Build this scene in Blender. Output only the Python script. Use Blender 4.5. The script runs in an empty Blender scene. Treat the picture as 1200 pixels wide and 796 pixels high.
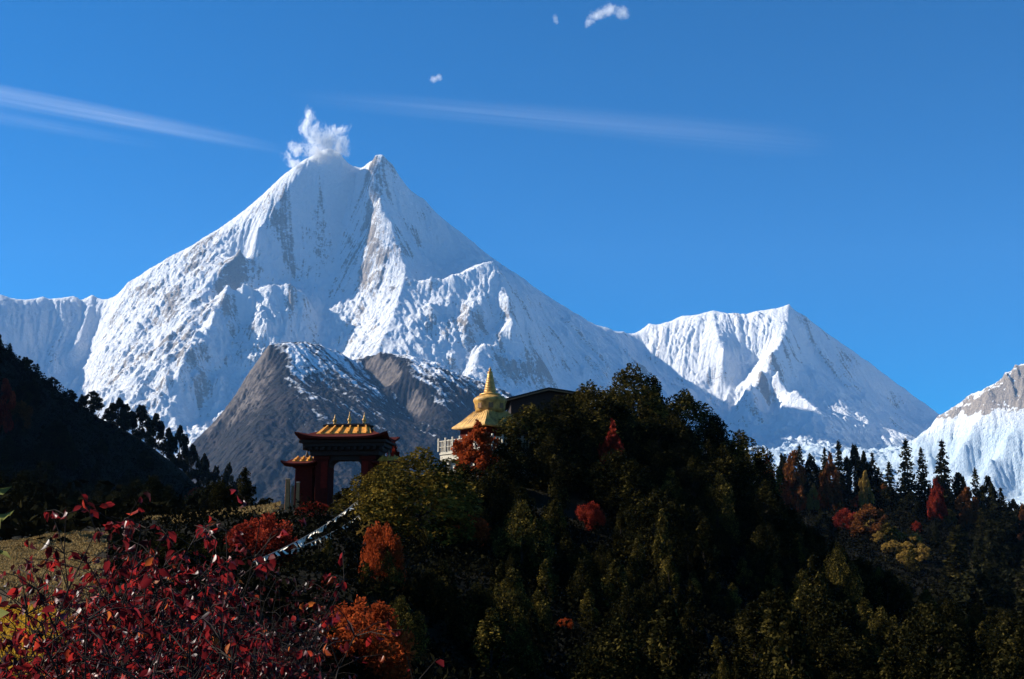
import bpy, bmesh, math, random
import numpy as np
from mathutils import Vector, Matrix

random.seed(7)
RNG = np.random.default_rng(11)
SC = bpy.context.scene
COL = SC.collection
R = math.radians

# ------------------------------------------------------------------ camera
F = 1350.0            # focal length in photo pixels (photo is 1200 x 796)
HV = 650.0            # photo row of the horizon
EYE = 1.7
PITCH = math.atan((HV - 398.0) / F)
cam = bpy.data.cameras.new("camera")
cam.sensor_width = 36.0
cam.lens = 36.0 * F / 1200.0
cam.clip_start = 0.1
cam.clip_end = 90000.0
cam_ob = bpy.data.objects.new("camera", cam)
COL.objects.link(cam_ob)
cam_ob.location = (0, 0, EYE)
cam_ob.rotation_euler = (R(90) + PITCH, 0, 0)
SC.camera = cam_ob

# ------------------------------------------------------------------ sky and sun
SUN_EL, SUN_ROT = 33.0, -78.0          # sun on the left, a little beyond the camera's side
world = bpy.data.worlds.new("World")
SC.world = world
world.use_nodes = True
wn = world.node_tree
sky = wn.nodes.new("ShaderNodeTexSky")
sky.sky_type = 'NISHITA'
sky.sun_disc = False
sky.sun_elevation = R(SUN_EL)
sky.sun_rotation = R(SUN_ROT)
sky.altitude = 3200.0
sky.air_density = 1.0
sky.dust_density = 0.0
sky.ozone_density = 4.0
hsv = wn.nodes.new("ShaderNodeHueSaturation")
hsv.inputs["Saturation"].default_value = 1.52
wn.links.new(sky.outputs[0], hsv.inputs["Color"])
bg = wn.nodes["Background"]
bg.inputs["Strength"].default_value = 0.070
wn.links.new(hsv.outputs[0], bg.inputs["Color"])

sun = bpy.data.lights.new("sun", 'SUN')
sun.energy = 5.0
sun.angle = R(0.5)
sun.color = (1.0, 0.93, 0.82)
sun_ob = bpy.data.objects.new("sun", sun)
COL.objects.link(sun_ob)
SDIR = Vector((math.sin(R(SUN_ROT)) * math.cos(R(SUN_EL)), math.cos(R(SUN_ROT)) * math.cos(R(SUN_EL)), math.sin(R(SUN_EL))))
sun_ob.rotation_euler = SDIR.to_track_quat('Z', 'Y').to_euler()
sun_ob.location = (-200, 60, 300)

SC.view_settings.view_transform = 'Standard'
SC.view_settings.look = 'None'
SC.view_settings.exposure = 1.06
SC.view_settings.gamma = 1.0
SC.cycles.max_bounces = 5
SC.cycles.diffuse_bounces = 3
SC.cycles.glossy_bounces = 2
SC.cycles.transmission_bounces = 3
SC.cycles.volume_bounces = 2
SC.cycles.transparent_max_bounces = 12

# ------------------------------------------------------------------ helpers
CP, SP = math.cos(PITCH), math.sin(PITCH)


def px(u, v, y):
    """World point at depth y (metres along the ground) seen at photo pixel (u, v)."""
    a, b = (u - 600.0) / F, (398.0 - v) / F
    dy, dz = CP - b * SP, SP + b * CP
    s = y / dy
    return Vector((a * s, y, EYE + dz * s))


def tag(o, label=None, cat=None, group=None, kind=None):
    for k, val in (("label", label), ("category", cat), ("group", group), ("kind", kind)):
        if val:
            o[k] = val
    return o


def link(name, me, mats=(), parent=None):
    if isinstance(mats, bpy.types.Material):
        mats = (mats,)
    for m in mats:
        if m.name not in [x.name for x in me.materials if x]:
            me.materials.append(m)
    o = bpy.data.objects.new(name, me)
    COL.objects.link(o)
    if parent is not None:
        o.parent = parent
    return o


def empty(name, loc=(0, 0, 0), rz=0.0):
    o = bpy.data.objects.new(name, None)
    o.empty_display_size = 0.5
    COL.objects.link(o)
    o.location = loc
    o.rotation_euler = (0, 0, rz)
    return o


def np_mesh(name, verts, faces, smooth=False, uvattr=None):
    """verts (n,3), faces (m,k) all with k corners."""
    me = bpy.data.meshes.new(name)
    verts = np.asarray(verts, dtype=np.float32)
    faces = np.asarray(faces, dtype=np.int32)
    m, k = faces.shape
    me.vertices.add(len(verts))
    me.vertices.foreach_set("co", verts.ravel())
    me.loops.add(m * k)
    me.loops.foreach_set("vertex_index", faces.ravel())
    me.polygons.add(m)
    me.polygons.foreach_set("loop_start", np.arange(m, dtype=np.int32) * k)
    me.polygons.foreach_set("loop_total", np.full(m, k, dtype=np.int32))
    me.update(calc_edges=True)
    if smooth:
        me.polygons.foreach_set("use_smooth", np.ones(m, dtype=bool))
    for an, (dom, arr) in (uvattr or {}).items():
        at = me.attributes.new(an, 'FLOAT', dom)
        at.data.foreach_set("value", np.asarray(arr, dtype=np.float32).ravel())
    return me


def grid_faces(ny, nx):
    i = np.arange(ny * nx).reshape(ny, nx)
    return np.stack([i[:-1, :-1], i[:-1, 1:], i[1:, 1:], i[1:, :-1]], -1).reshape(-1, 4)


def bm_mesh(name, bm, smooth=False):
    me = bpy.data.meshes.new(name)
    bmesh.ops.recalc_face_normals(bm, faces=bm.faces)
    bm.to_mesh(me)
    bm.free()
    if smooth:
        me.polygons.foreach_set("use_smooth", np.ones(len(me.polygons), dtype=bool))
    return me


# numpy gradient noise -------------------------------------------------------
def _hash(ix, iy, seed):
    h = (ix.astype(np.int64) * 374761393 + iy.astype(np.int64) * 668265263 + seed * 2147483647) & 0xFFFFFFFF
    h = ((h ^ (h >> 13)) * 1274126177) & 0xFFFFFFFF
    h = h ^ (h >> 16)
    return (h & 0xFFFF) / 65536.0 * 2 * np.pi


def pn(x, y, seed=0):
    x = np.asarray(x, dtype=np.float64)
    y = np.asarray(y, dtype=np.float64)
    ix, iy = np.floor(x), np.floor(y)
    fx, fy = x - ix, y - iy
    u, v = fx * fx * fx * (fx * (fx * 6 - 15) + 10), fy * fy * fy * (fy * (fy * 6 - 15) + 10)

    def g(dx, dy):
        a = _hash(ix + dx, iy + dy, seed)
        return np.cos(a) * (fx - dx) + np.sin(a) * (fy - dy)
    a = g(0, 0) * (1 - u) + g(1, 0) * u
    b = g(0, 1) * (1 - u) + g(1, 1) * u
    return (a * (1 - v) + b * v) * 1.5


def fbm(x, y, oct=5, seed=0, gain=0.5):
    s, a, f = 0.0, 1.0, 1.0
    for i in range(oct):
        s = s + a * pn(x * f + 17.3 * i, y * f - 9.1 * i, seed + i)
        a *= gain
        f *= 2.03
    return s


def ridged(x, y, oct=5, seed=0, gain=0.5):
    s, a, f, w = 0.0, 1.0, 1.0, 1.0
    for i in range(oct):
        n = 1 - np.abs(pn(x * f + 5.7 * i, y * f + 3.3 * i, seed + i))
        n = n * n * w
        w = np.clip(n * 1.4, 0, 1)
        s = s + a * n
        a *= gain
        f *= 2.07
    return s


def rbf(pts, X, Y, scale):
    """Smooth surface z(x, y) through 3-D control points (linear kernel, creased along dense lines)."""
    P = np.array([[p[0], p[1]] for p in pts]) / scale
    z = np.array([p[2] for p in pts])
    n = len(P)
    D = np.sqrt(((P[:, None] - P[None]) ** 2).sum(-1) + 1e-6)
    A = np.zeros((n + 3, n + 3))
    A[:n, :n] = D + np.eye(n) * -1e-3
    A[:n, n] = A[n, :n] = 1
    A[:n, n + 1:] = P
    A[n + 1:, :n] = P.T
    sol = np.linalg.solve(A, np.concatenate([z, np.zeros(3)]))
    xs, ys = X.ravel() / scale, Y.ravel() / scale
    out = np.empty(xs.size)
    for i in range(0, xs.size, 40000):
        a, b = xs[i:i + 40000], ys[i:i + 40000]
        d = np.sqrt((a[:, None] - P[:, 0]) ** 2 + (b[:, None] - P[:, 1]) ** 2 + 1e-6)
        out[i:i + 40000] = d @ sol[:n] + sol[n] + sol[n + 1] * a + sol[n + 2] * b
    return out.reshape(X.shape)


def dense(line, step):
    """Points along a polyline of 3-D points every `step` metres."""
    out = []
    for a, b in zip(line[:-1], line[1:]):
        n = max(1, int((b - a).length / step))
        out += [a.lerp(b, i / n) for i in range(n)]
    return out + [line[-1]]


def dedupe(pts, tol):
    out = []
    for p in pts:
        if all((p.x - q.x) ** 2 + (p.y - q.y) ** 2 > tol * tol for q in out):
            out.append(p)
    return out


def erode(H, n_batch, n_drop, steps, rng, kd=0.3, kc=6.0, ke=0.3, inertia=0.08, mask=None):
    """Rain droplets that cut gullies into a height field (heights in cell units)."""
    ny, nx = H.shape
    H = H.ravel().copy()
    for _ in range(n_batch):
        x = rng.uniform(2, nx - 3, n_drop)
        y = rng.uniform(2, ny - 3, n_drop)
        dx = np.zeros(n_drop)
        dy = np.zeros(n_drop)
        w = np.ones(n_drop)
        sp = np.ones(n_drop)
        sed = np.zeros(n_drop)
        for _s in range(steps):
            ix, iy = x.astype(np.int64), y.astype(np.int64)
            fx, fy = x - ix, y - iy
            i00 = iy * nx + ix
            h00, h10, h01, h11 = H[i00], H[i00 + 1], H[i00 + nx], H[i00 + nx + 1]
            gx = (h10 - h00) * (1 - fy) + (h11 - h01) * fy
            gy = (h01 - h00) * (1 - fx) + (h11 - h10) * fx
            h = h00 * (1 - fx) * (1 - fy) + h10 * fx * (1 - fy) + h01 * (1 - fx) * fy + h11 * fx * fy
            dx = dx * inertia - gx * (1 - inertia)
            dy = dy * inertia - gy * (1 - inertia)
            L = np.sqrt(dx * dx + dy * dy) + 1e-9
            dx /= L
            dy /= L
            x2 = np.clip(x + dx, 1, nx - 2.01)
            y2 = np.clip(y + dy, 1, ny - 2.01)
            jx, jy = x2.astype(np.int64), y2.astype(np.int64)
            ex, ey = x2 - jx, y2 - jy
            j = jy * nx + jx
            h2 = H[j] * (1 - ex) * (1 - ey) + H[j + 1] * ex * (1 - ey) + H[j + nx] * (1 - ex) * ey + H[j + nx + 1] * ex * ey
            dh = h2 - h
            cap = np.maximum(-dh, 0.02) * sp * w * kc
            dep = np.where(dh > 0, np.minimum(dh, sed), np.where(sed > cap, (sed - cap) * kd, 0.0))
            ero = np.where((dh <= 0) & (sed <= cap), np.minimum((cap - sed) * ke, np.maximum(-dh, 0)), 0.0)
            d = dep - ero
            if mask is not None:
                d = d * mask[i00]
            sed = np.maximum(sed - d, 0)
            idx = np.concatenate([i00, i00 + 1, i00 + nx, i00 + nx + 1])
            wt = np.concatenate([d * (1 - fx) * (1 - fy), d * fx * (1 - fy), d * (1 - fx) * fy, d * fx * fy])
            dH = np.bincount(idx, weights=wt, minlength=H.size)
            H += np.clip(dH, -0.6, 0.6)
            sp = np.sqrt(np.maximum(sp * sp - dh * 0.6, 0.01))
            sp = np.minimum(sp, 6)
            w *= 0.985
            x, y = x2, y2
    return H.reshape(ny, nx)


# material helpers -----------------------------------------------------------
class NT:
    def __init__(self, name):
        self.m = bpy.data.materials.new(name)
        self.m.use_nodes = True
        self.t = self.m.node_tree
        self.b = self.t.nodes["Principled BSDF"]
        self.out = self.t.nodes["Material Output"]

    def n(self, typ, **kw):
        nd = self.t.nodes.new(typ)
        for k, val in kw.items():
            setattr(nd, k, val)
        return nd

    def l(self, a, b):
        self.t.links.new(a, b)

    def noise(self, scale, detail=4, rough=0.55, vec=None, dist=0.0):
        nd = self.n("ShaderNodeTexNoise")
        nd.inputs["Scale"].default_value = scale
        nd.inputs["Detail"].default_value = detail
        nd.inputs["Roughness"].default_value = rough
        nd.inputs["Distortion"].default_value = dist
        if vec is not None:
            self.l(vec, nd.inputs["Vector"])
        return nd.outputs["Fac"]

    def pos(self, scale=(1, 1, 1), rot=(0, 0, 0), kind="pos"):
        if kind == "pos":
            g = self.n("ShaderNodeNewGeometry").outputs["Position"]
        else:
            g = self.n("ShaderNodeTexCoord").outputs["Object"]
        mp = self.n("ShaderNodeMapping")
        mp.inputs["Scale"].default_value = scale
        mp.inputs["Rotation"].default_value = rot
        self.l(g, mp.inputs["Vector"])
        return mp.outputs[0]

    def math(self, op, a, b=None, clamp=False):
        nd = self.n("ShaderNodeMath", operation=op, use_clamp=clamp)
        for i, s in enumerate((a, b)):
            if s is None:
                continue
            if isinstance(s, (int, float)):
                nd.inputs[i].default_value = s
            else:
                self.l(s, nd.inputs[i])
        return nd.outputs[0]

    def ramp(self, fac, stops):
        nd = self.n("ShaderNodeValToRGB")
        e = nd.color_ramp.elements
        while len(e) < len(stops):
            e.new(0.5)
        for el, (p, c) in zip(e, stops):
            el.position = p
            el.color = (c, c, c, 1) if isinstance(c, (int, float)) else (*c, 1)
        self.l(fac, nd.inputs[0])
        return nd.outputs[0]

    def mix(self, fac, a, b):
        nd = self.n("ShaderNodeMix", data_type='RGBA')
        for sock, s in ((nd.inputs[0], fac), (nd.inputs[6], a), (nd.inputs[7], b)):
            if isinstance(s, tuple):
                sock.default_value = (*s, 1)
            elif isinstance(s, (int, float)):
                sock.default_value = s
            else:
                self.l(s, sock)
        return nd.outputs[2]

    def attr(self, name):
        return self.n("ShaderNodeAttribute", attribute_name=name).outputs["Fac"]

    def bump(self, h, strength, dist):
        nd = self.n("ShaderNodeBump")
        nd.inputs["Strength"].default_value = strength
        nd.inputs["Distance"].default_value = dist
        self.l(h, nd.inputs["Height"])
        self.l(nd.outputs[0], self.b.inputs["Normal"])

    def base(self, c, rough=0.9, spec=0.2):
        if isinstance(c, tuple):
            self.b.inputs["Base Color"].default_value = (*c, 1)
        else:
            self.l(c, self.b.inputs["Base Color"])
        self.b.inputs["Roughness"].default_value = rough
        self.b.inputs["Specular IOR Level"].default_value = spec
        return self
# ------------------------------------------------------------------ far mountains
def K(rows):
    return [px(u, v, y * 1000.0) for u, v, y in rows]


SKYLINE = K([(-260, 350, 11.0), (-150, 338, 11.4), (-60, 340, 11.9), (0, 345, 12.3), (50, 347, 12.6), (85, 348, 12.8), (108, 349, 12.95),
             (122, 352, 12.8), (150, 330, 12.7), (200, 300, 12.7), (240, 277, 12.7), (275, 255, 12.8), (300, 235, 12.8),
             (330, 207, 12.9), (345, 199, 12.9), (358, 190, 12.95), (367, 180, 13.0), (385, 176, 13.0), (400, 181, 13.05), (410, 191, 13.1),
             (418, 198, 13.15), (428, 192, 13.1), (440, 185, 13.0), (449, 181, 13.0), (460, 195, 13.1), (480, 222, 13.3),
             (497, 233, 13.4), (512, 250, 13.4), (540, 272, 13.4), (575, 302, 13.4), (600, 319, 13.35), (640, 345, 13.4), (680, 370, 13.6),
             (715, 385, 13.8), (730, 388, 14.0), (760, 379, 14.2), (800, 370, 14.2), (835, 364, 14.1), (870, 370, 14.2),
             (900, 366, 14.1), (925, 361, 13.9), (945, 372, 13.9), (980, 398, 14.0), (1020, 425, 14.0), (1060, 455, 14.0),
             (1085, 475, 14.0), (1100, 493, 14.0), (1160, 520, 14.0), (1300, 540, 14.0)])
# crests of the spurs that run down towards the valley
SPURS = [K(r) for r in (
    [(362, 188, 12.9), (345, 215, 12.75), (322, 248, 12.55), (302, 272, 12.35), (281, 298, 12.15), (262, 318, 12.0), (241, 338, 11.85), (222, 362, 11.6), (205, 392, 11.3), (180, 425, 10.95), (150, 450, 10.7)],
    [(449, 181, 13.0), (443, 197, 12.9), (438, 211, 12.8), (445, 237, 12.62), (460, 268, 12.45), (471, 299, 12.25), (477, 318, 12.1), (470, 345, 11.8), (458, 380, 11.4), (440, 420, 11.0)],
    [(477, 331, 11.95), (505, 331, 11.93), (530, 328, 11.97), (552, 322, 12.05), (566, 314, 12.15), (578, 312, 12.2)],
    [(578, 312, 12.25), (588, 330, 12.05), (596, 352, 11.8), (600, 376, 11.55)],
    [(580, 335, 12.05), (560, 360, 11.7), (545, 390, 11.4), (530, 418, 11.1), (505, 440, 10.9)],
    [(268, 338, 11.75), (285, 337, 11.75), (310, 339, 11.8), (340, 338, 11.85), (358, 350, 11.8)],
    [(268, 338, 11.75), (262, 360, 11.5), (245, 390, 11.15), (228, 412, 10.85), (215, 440, 10.6), (205, 470, 10.4)],
    [(925, 361, 13.9), (925, 375, 13.7), (923, 388, 13.5), (917, 402, 13.3), (905, 418, 13.05), (893, 438, 12.8), (880, 452, 12.6)],
    [(912, 410, 13.2), (912, 440, 12.75), (930, 462, 12.45), (950, 478, 12.25), (962, 490, 12.1)],
    [(838, 385, 13.75), (842, 400, 13.5), (848, 415, 13.3)],
    [(575, 395, 11.45), (560, 420, 11.1), (548, 445, 10.8)],
    [(108, 349, 12.95), (106, 362, 12.75), (98, 385, 12.45), (90, 405, 12.15)],
)]
GULLIES = [K(r) for r in (
    [(122, 352, 12.8), (117, 375, 12.6), (106, 405, 12.25), (98, 430, 11.9), (88, 460, 11.5), (80, 490, 11.1)],
    [(418, 193, 13.15), (411, 222, 13.02), (403, 246, 12.92), (398, 281, 12.72), (390, 310, 12.5), (383, 345, 12.2), (374, 385, 11.75), (362, 420, 11.3), (350, 450, 11.0)],
    [(497, 300, 12.75), (520, 312, 12.72), (545, 312, 12.72), (560, 308, 12.75)],
    [(285, 320, 12.3), (310, 325, 12.35), (345, 330, 12.38)],
    [(608, 335, 12.65), (640, 375, 12.6), (665, 400, 12.55)],
    [(730, 391, 13.95), (745, 405, 13.85), (770, 428, 13.6), (800, 452, 13.3), (830, 475, 12.95), (858, 495, 12.5), (900, 520, 11.8)],
    [(250, 410, 11.0), (258, 440, 10.75), (262, 470, 10.5), (265, 500, 10.3)],
    [(520, 372, 11.55), (512, 395, 11.3), (497, 420, 11.0), (480, 450, 10.7)],
    [(570, 372, 11.75), (556, 395, 11.5), (540, 425, 11.2)],
    [(135, 395, 11.8), (128, 425, 11.45), (120, 450, 11.15)],
)]
# open faces and shelves
FACES = K([(-150, 400, 10.6), (-60, 410, 11.1), (0, 400, 11.85), (0, 440, 11.4), (50, 400, 12.15), (50, 450, 11.5), (-100, 480, 10.2), (20, 490, 10.9),
           (650, 430, 11.95), (620, 410, 11.75), (640, 470, 11.2), (700, 450, 12.1), (700, 490, 11.4), (560, 470, 10.5), (620, 500, 10.6), (750, 480, 12.0), (780, 510, 11.5),
           (780, 408, 13.75), (810, 415, 13.6), (835, 428, 13.35), (870, 430, 13.35), (890, 425, 13.4), (760, 400, 13.95), (800, 432, 13.45), (835, 455, 13.25), (870, 475, 12.85), (860, 450, 13.2),
           (900, 485, 12.5), (930, 500, 12.1), (960, 480, 12.55), (1000, 507, 12.35), (1050, 510, 12.6), (1095, 512, 13.1), (1000, 470, 13.1), (1040, 480, 13.35), (960, 440, 13.2),
           (940, 415, 13.45), (1000, 440, 13.6), (1050, 475, 13.7),
           (860, 515, 11.6), (950, 525, 11.2), (1050, 528, 11.2), (1050, 545, 10.6), (1110, 540, 11.0), (1110, 560, 10.2), (1000, 545, 10.6), (900, 545, 10.6),
           (1150, 570, 9.7), (1200, 590, 9.3), (1050, 580, 9.7), (950, 580, 9.7), (1300, 600, 9.0), (1100, 610, 9.0), (800, 580, 9.6), (650, 560, 9.6),
           (120, 500, 10.3), (230, 510, 9.9), (300, 480, 10.2), (300, 410, 11.1), (330, 380, 11.5), (300, 365, 11.5), (400, 470, 10.4), (440, 470, 10.3), (300, 540, 9.5), (400, 540, 9.5), (500, 520, 9.7),
           (100, 560, 9.4), (0, 540, 9.9), (-200, 560, 9.0), (500, 355, 11.75), (505, 345, 11.85), (540, 350, 11.82), (535, 372, 11.6), (500, 400, 11.2), (420, 330, 12.2), (420, 380, 11.6), (430, 270, 12.7), (425, 225, 12.95)])
# brown rock peak on the right edge, with a snow apron
BROWN = K([(1085, 505, 10.6), (1100, 488, 10.55), (1120, 472, 10.4), (1140, 458, 10.3), (1160, 448, 10.2), (1190, 434, 10.1), (1215, 425, 10.0), (1300, 370, 9.9), (1420, 330, 9.7)])
APRON = K([(1075, 512, 10.5), (1110, 505, 10.15), (1140, 498, 9.95), (1170, 492, 9.85), (1200, 490, 9.75), (1300, 480, 9.5), (1130, 520, 9.85), (1180, 512, 9.6), (1250, 520, 9.3), (1160, 538, 9.5), (1220, 545, 9.2), (1400, 520, 8.9)])
BACK = [p + Vector((0, 1500, -1500)) for p in SKYLINE[::4]] + [p + Vector((200, 900, -800)) for p in BROWN[::3]]
FLANK = [p + Vector((270, 0, -290)) for p in dense(SPURS[0][1:7], 200)] + [p + Vector((230, 60, -270)) for p in dense(SPURS[1][1:7], 200)]
FLANK += [p + Vector((240, 40, -270)) for p in dense(SPURS[3], 200)] + [p + Vector((240, 60, -260)) for p in dense(SPURS[7][1:], 200)]
FLANK += [p + Vector((210, 40, -220)) for p in dense(SPURS[6][1:], 200)] + [p + Vector((200, 0, -200)) for p in dense(SPURS[4][1:], 220)]
BACK += K([(-300, 640, 8.4), (0, 640, 8.4), (300, 640, 8.4), (600, 640, 8.4), (900, 645, 8.4), (1200, 645, 8.4), (1500, 645, 8.4)])

cell = 11.0
gx = np.arange(-7900, 9000, cell)
gy = np.arange(8300, 15200, cell)
GX, GY = np.meshgrid(gx, gy)
lines = [SKYLINE] + SPURS + GULLIES + [BROWN]
ctrl = dedupe(sum((dense(l, 230) for l in lines), []), 110) + FLANK + FACES + APRON + BACK
ctrl = dedupe(ctrl, 60)
Z = rbf(ctrl, GX, GY, 1000.0)


def dist_to(lines, X, Y, step):
    d = np.full(X.size, 1e12)
    x, y = X.ravel(), Y.ravel()
    for q in (q for l in lines for q in dense(l, step)):
        d = np.minimum(d, (x - q.x) ** 2 + (y - q.y) ** 2)
    return np.sqrt(d).reshape(X.shape)


DSP = dist_to(SPURS, GX, GY, 40)
top = px(449.5, 181, 13000.0)
Z = Z + 70 * np.exp(-np.hypot(GX - top.x, GY - top.y) / 70) + 55 * np.exp(-DSP / 110) - 30 * np.exp(-dist_to(GULLIES[:1], GX, GY, 60) / 120) - 75 * np.exp(-dist_to(GULLIES[1:2], GX, GY, 60) / 130)
# distance from the traced crests keeps the outline where it belongs
crest = np.array([[p.x, p.y] for l in [SKYLINE, BROWN] + SPURS for p in dense(l, 120)])
DC = np.full(GX.size, 1e9)
fx_, fy_ = GX.ravel(), GY.ravel()
for c0 in crest:
    DC = np.minimum(DC, (fx_ - c0[0]) ** 2 + (fy_ - c0[1]) ** 2)
DC = np.sqrt(DC).reshape(GX.shape)
amp = np.clip(DC / 500.0, 0.10, 1.0)
floor = np.clip((1500 - Z) / 500.0, 0, 1) * np.clip((GX - 1500) / 800, 0, 1)     # glacier floor on the right


def lic(tex, vx, vy, n, step=1.0):
    """Smear a texture along a flow field: streaks that follow the fall line."""
    ny, nx = tex.shape
    acc = tex.copy()
    Y0, X0 = np.mgrid[0:ny, 0:nx].astype(np.float64)
    for sgn in (1, -1):
        x, y = X0.copy(), Y0.copy()
        for _ in range(n):
            ix = np.clip(x, 0, nx - 1).astype(np.int64)
            iy = np.clip(y, 0, ny - 1).astype(np.int64)
            x += sgn * step * vx[iy, ix]
            y += sgn * step * vy[iy, ix]
            acc += tex[np.clip(y, 0, ny - 1).astype(np.int64), np.clip(x, 0, nx - 1).astype(np.int64)]
    acc /= 2 * n + 1
    return (acc - acc.mean()) / acc.std()


def flow(Z, cell, warp):
    zy, zx = np.gradient(Z, cell)
    a = np.arctan2(-zy, -zx) + warp
    return np.cos(a), np.sin(a)


def falloff(x0, y0, rx, ry):
    return np.exp(-((GX - x0) / rx) ** 2 - ((GY - y0) / ry) ** 2)


vx, vy = flow(Z, cell, 0.45 * fbm(GX / 500, GY / 500, 3, 71))
white = RNG.standard_normal(GX.shape)
brn0 = np.clip(1.15 - np.hypot((GX - 4600) / 1500, (GY - 10050) / 600) ** 2, 0, 1) * np.clip((Z - 1210) / 150, 0, 1)
L1 = lic(white + 1.2 * fbm(GX / 45, GY / 45, 2, 12), vx, vy, 28)       # fine flutes
L2 = lic(fbm(GX / 130, GY / 130, 3, 14) * 3, vx, vy, 40)              # broad ribs
serac = np.clip(falloff(-3300, 10700, 1300, 900) + 0.8 * falloff(-2400, 11300, 700, 500) + 0.9 * falloff(2600, 12500, 900, 900) + 0.7 * floor * (1 - falloff(4500, 9600, 1300, 450)) + 0.7 * falloff(-500, 11500, 700, 500), 0, 1)
wx = GX + 130 * fbm(GX / 700, GY / 700, 3, 5)
wy = GY + 130 * fbm(GX / 700, GY / 700, 3, 9)
apron = 1 - 0.75 * np.clip(1.3 * falloff(4500, 9600, 1300, 450), 0, 1) * np.clip((1260 - Z) / 60, 0, 1)    # smooth snow under the brown peak
amp = amp * apron
Z = Z + amp * (ridged(wx / 1100, wy / 1100, 6, 21, 0.5) - 1.0) * 88 * (1 - 0.6 * floor)
A2 = np.clip(DC / 300.0, 0.15, 1) * (1 - 0.75 * floor) * apron
flute = np.clip(0.40 + 0.9 * falloff(2100, 14000, 900, 400) + 0.8 * falloff(-5000, 12600, 800, 600) + 0.35 * falloff(3900, 13600, 900, 600) + 0.3 * falloff(900, 12600, 900, 800), 0, 1.1)
Z = Z + A2 * (L2 * 14 - np.abs(L1) * 7) * flute
# tilted bands of rock and ice
bq = (GX * 0.64 - Z * 0.77 + 60 * fbm(GX / 300, GY / 300, 3, 91))
bp = (GX * 0.77 + Z * 0.64)
band = fbm(bq / 75, bp / 520, 4, 92, 0.6)
bandm = np.clip(falloff(-3500, 12300, 950, 800) + 0.7 * falloff(-3300, 11000, 900, 700) + 0.5 * falloff(-1500, 12100, 500, 700) + 0.35 * falloff(-300, 11500, 900, 700), 0, 1)
Z = Z + A2 * bandm * band * 26
crag = fbm(GX / 110 + Z / 160, GY / 110 - Z / 160, 5, 93, 0.6)
Z = Z + A2 * (0.35 + 0.65 * np.clip(bandm + serac + falloff(-1480, 12150, 330, 700) + 0.5 * falloff(-2300, 12600, 420, 380), 0, 1)) * (0.35 - np.abs(crag)) * 46
Z = Z + serac * (ridged(GX / 230, GY / 230, 5, 33, 0.55) - 1) * 50
Z = Z + brn0 * (ridged(wx / 420, wy / 420, 6, 88, 0.5) - 1.0) * 60
H = erode(Z / cell, 2, 26000, 60, RNG, kd=0.22, kc=5.0, ke=0.32)
Z = Z * 0.5 + H * cell * 0.5
Z = Z + (0.3 + 0.7 * np.clip(bandm + serac + 0.5 * brn0, 0, 1)) * (ridged(GX / 75 + Z / 120, GY / 75, 4, 77, 0.6) - 1) * 10
zy, zx = np.gradient(Z, cell)
slope = np.hypot(zx, zy)
sm = Z.copy()
for _ in range(6):
    sm[1:-1, 1:-1] = (sm[1:-1, 1:-1] * 2 + sm[:-2, 1:-1] + sm[2:, 1:-1] + sm[1:-1, :-2] + sm[1:-1, 2:]) / 6
curv = Z - sm
brn = np.clip(1 - np.hypot((GX - 4550) / 1500, (GY - 10050) / 650) ** 2, 0, 1) ** 0.5
pil = np.clip(1.1 * falloff(-1480, 12150, 330, 700) + 0.55 * falloff(-500, 11200, 600, 450), 0, 1)      # bare pillars under the east summit
left = np.clip(falloff(-3500, 12300, 900, 750) + 0.6 * falloff(-3300, 11000, 900, 700), 0, 1)              # banded left slope
blueface = np.clip(0.85 * falloff(-2300, 12600, 420, 380) + falloff(900, 12600, 1100, 1000) + 0.8 * falloff(100, 11300, 900, 700) + 0.9 * falloff(4000, 13500, 1000, 700) + 0.5 * falloff(2500, 14000, 900, 300), 0, 1)
patch = fbm(GX / 420, GY / 420, 4, 31)
rock = 0.10 * L2 + 0.13 * L1 + 0.34 * bandm * band + 0.16 * crag + 0.45 * patch - curv * 0.004 + 0.22 * np.clip(slope - 1.3, -1, 1.2)
rock = np.clip(rock + pil * (0.64 + 0.35 * fbm(GX / 110, GY / 110, 4, 35)) + 0.48 * left + 0.36 * blueface + 0.12 * serac - 0.23 - 0.5 * floor, 0, 1)
rb = np.clip(brn * 2.0 * np.clip((slope - 0.75) * 1.6 + 0.25 * L1 + 0.5 * fbm(GX / 200, GY / 200, 4, 44), 0, 1), 0, 1)
rb = rb * np.clip((Z - 1190 + 60 * fbm(GX / 160, GY / 160, 3, 48)) / 50, 0, 1)
rock = np.maximum(rock * (1 - np.clip(brn * 3, 0, 1)), rb)
for sl in (np.s_[0, :], np.s_[-1, :], np.s_[:, 0], np.s_[:, -1]):
    Z[sl] = -520.0          # the foot runs down under the valley floor
me = np_mesh("snow_mountain", np.stack([GX, GY, Z], -1).reshape(-1, 3), grid_faces(*GX.shape), smooth=True,
             uvattr={"rock": ('POINT', rock), "floor": ('POINT', floor)})

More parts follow.
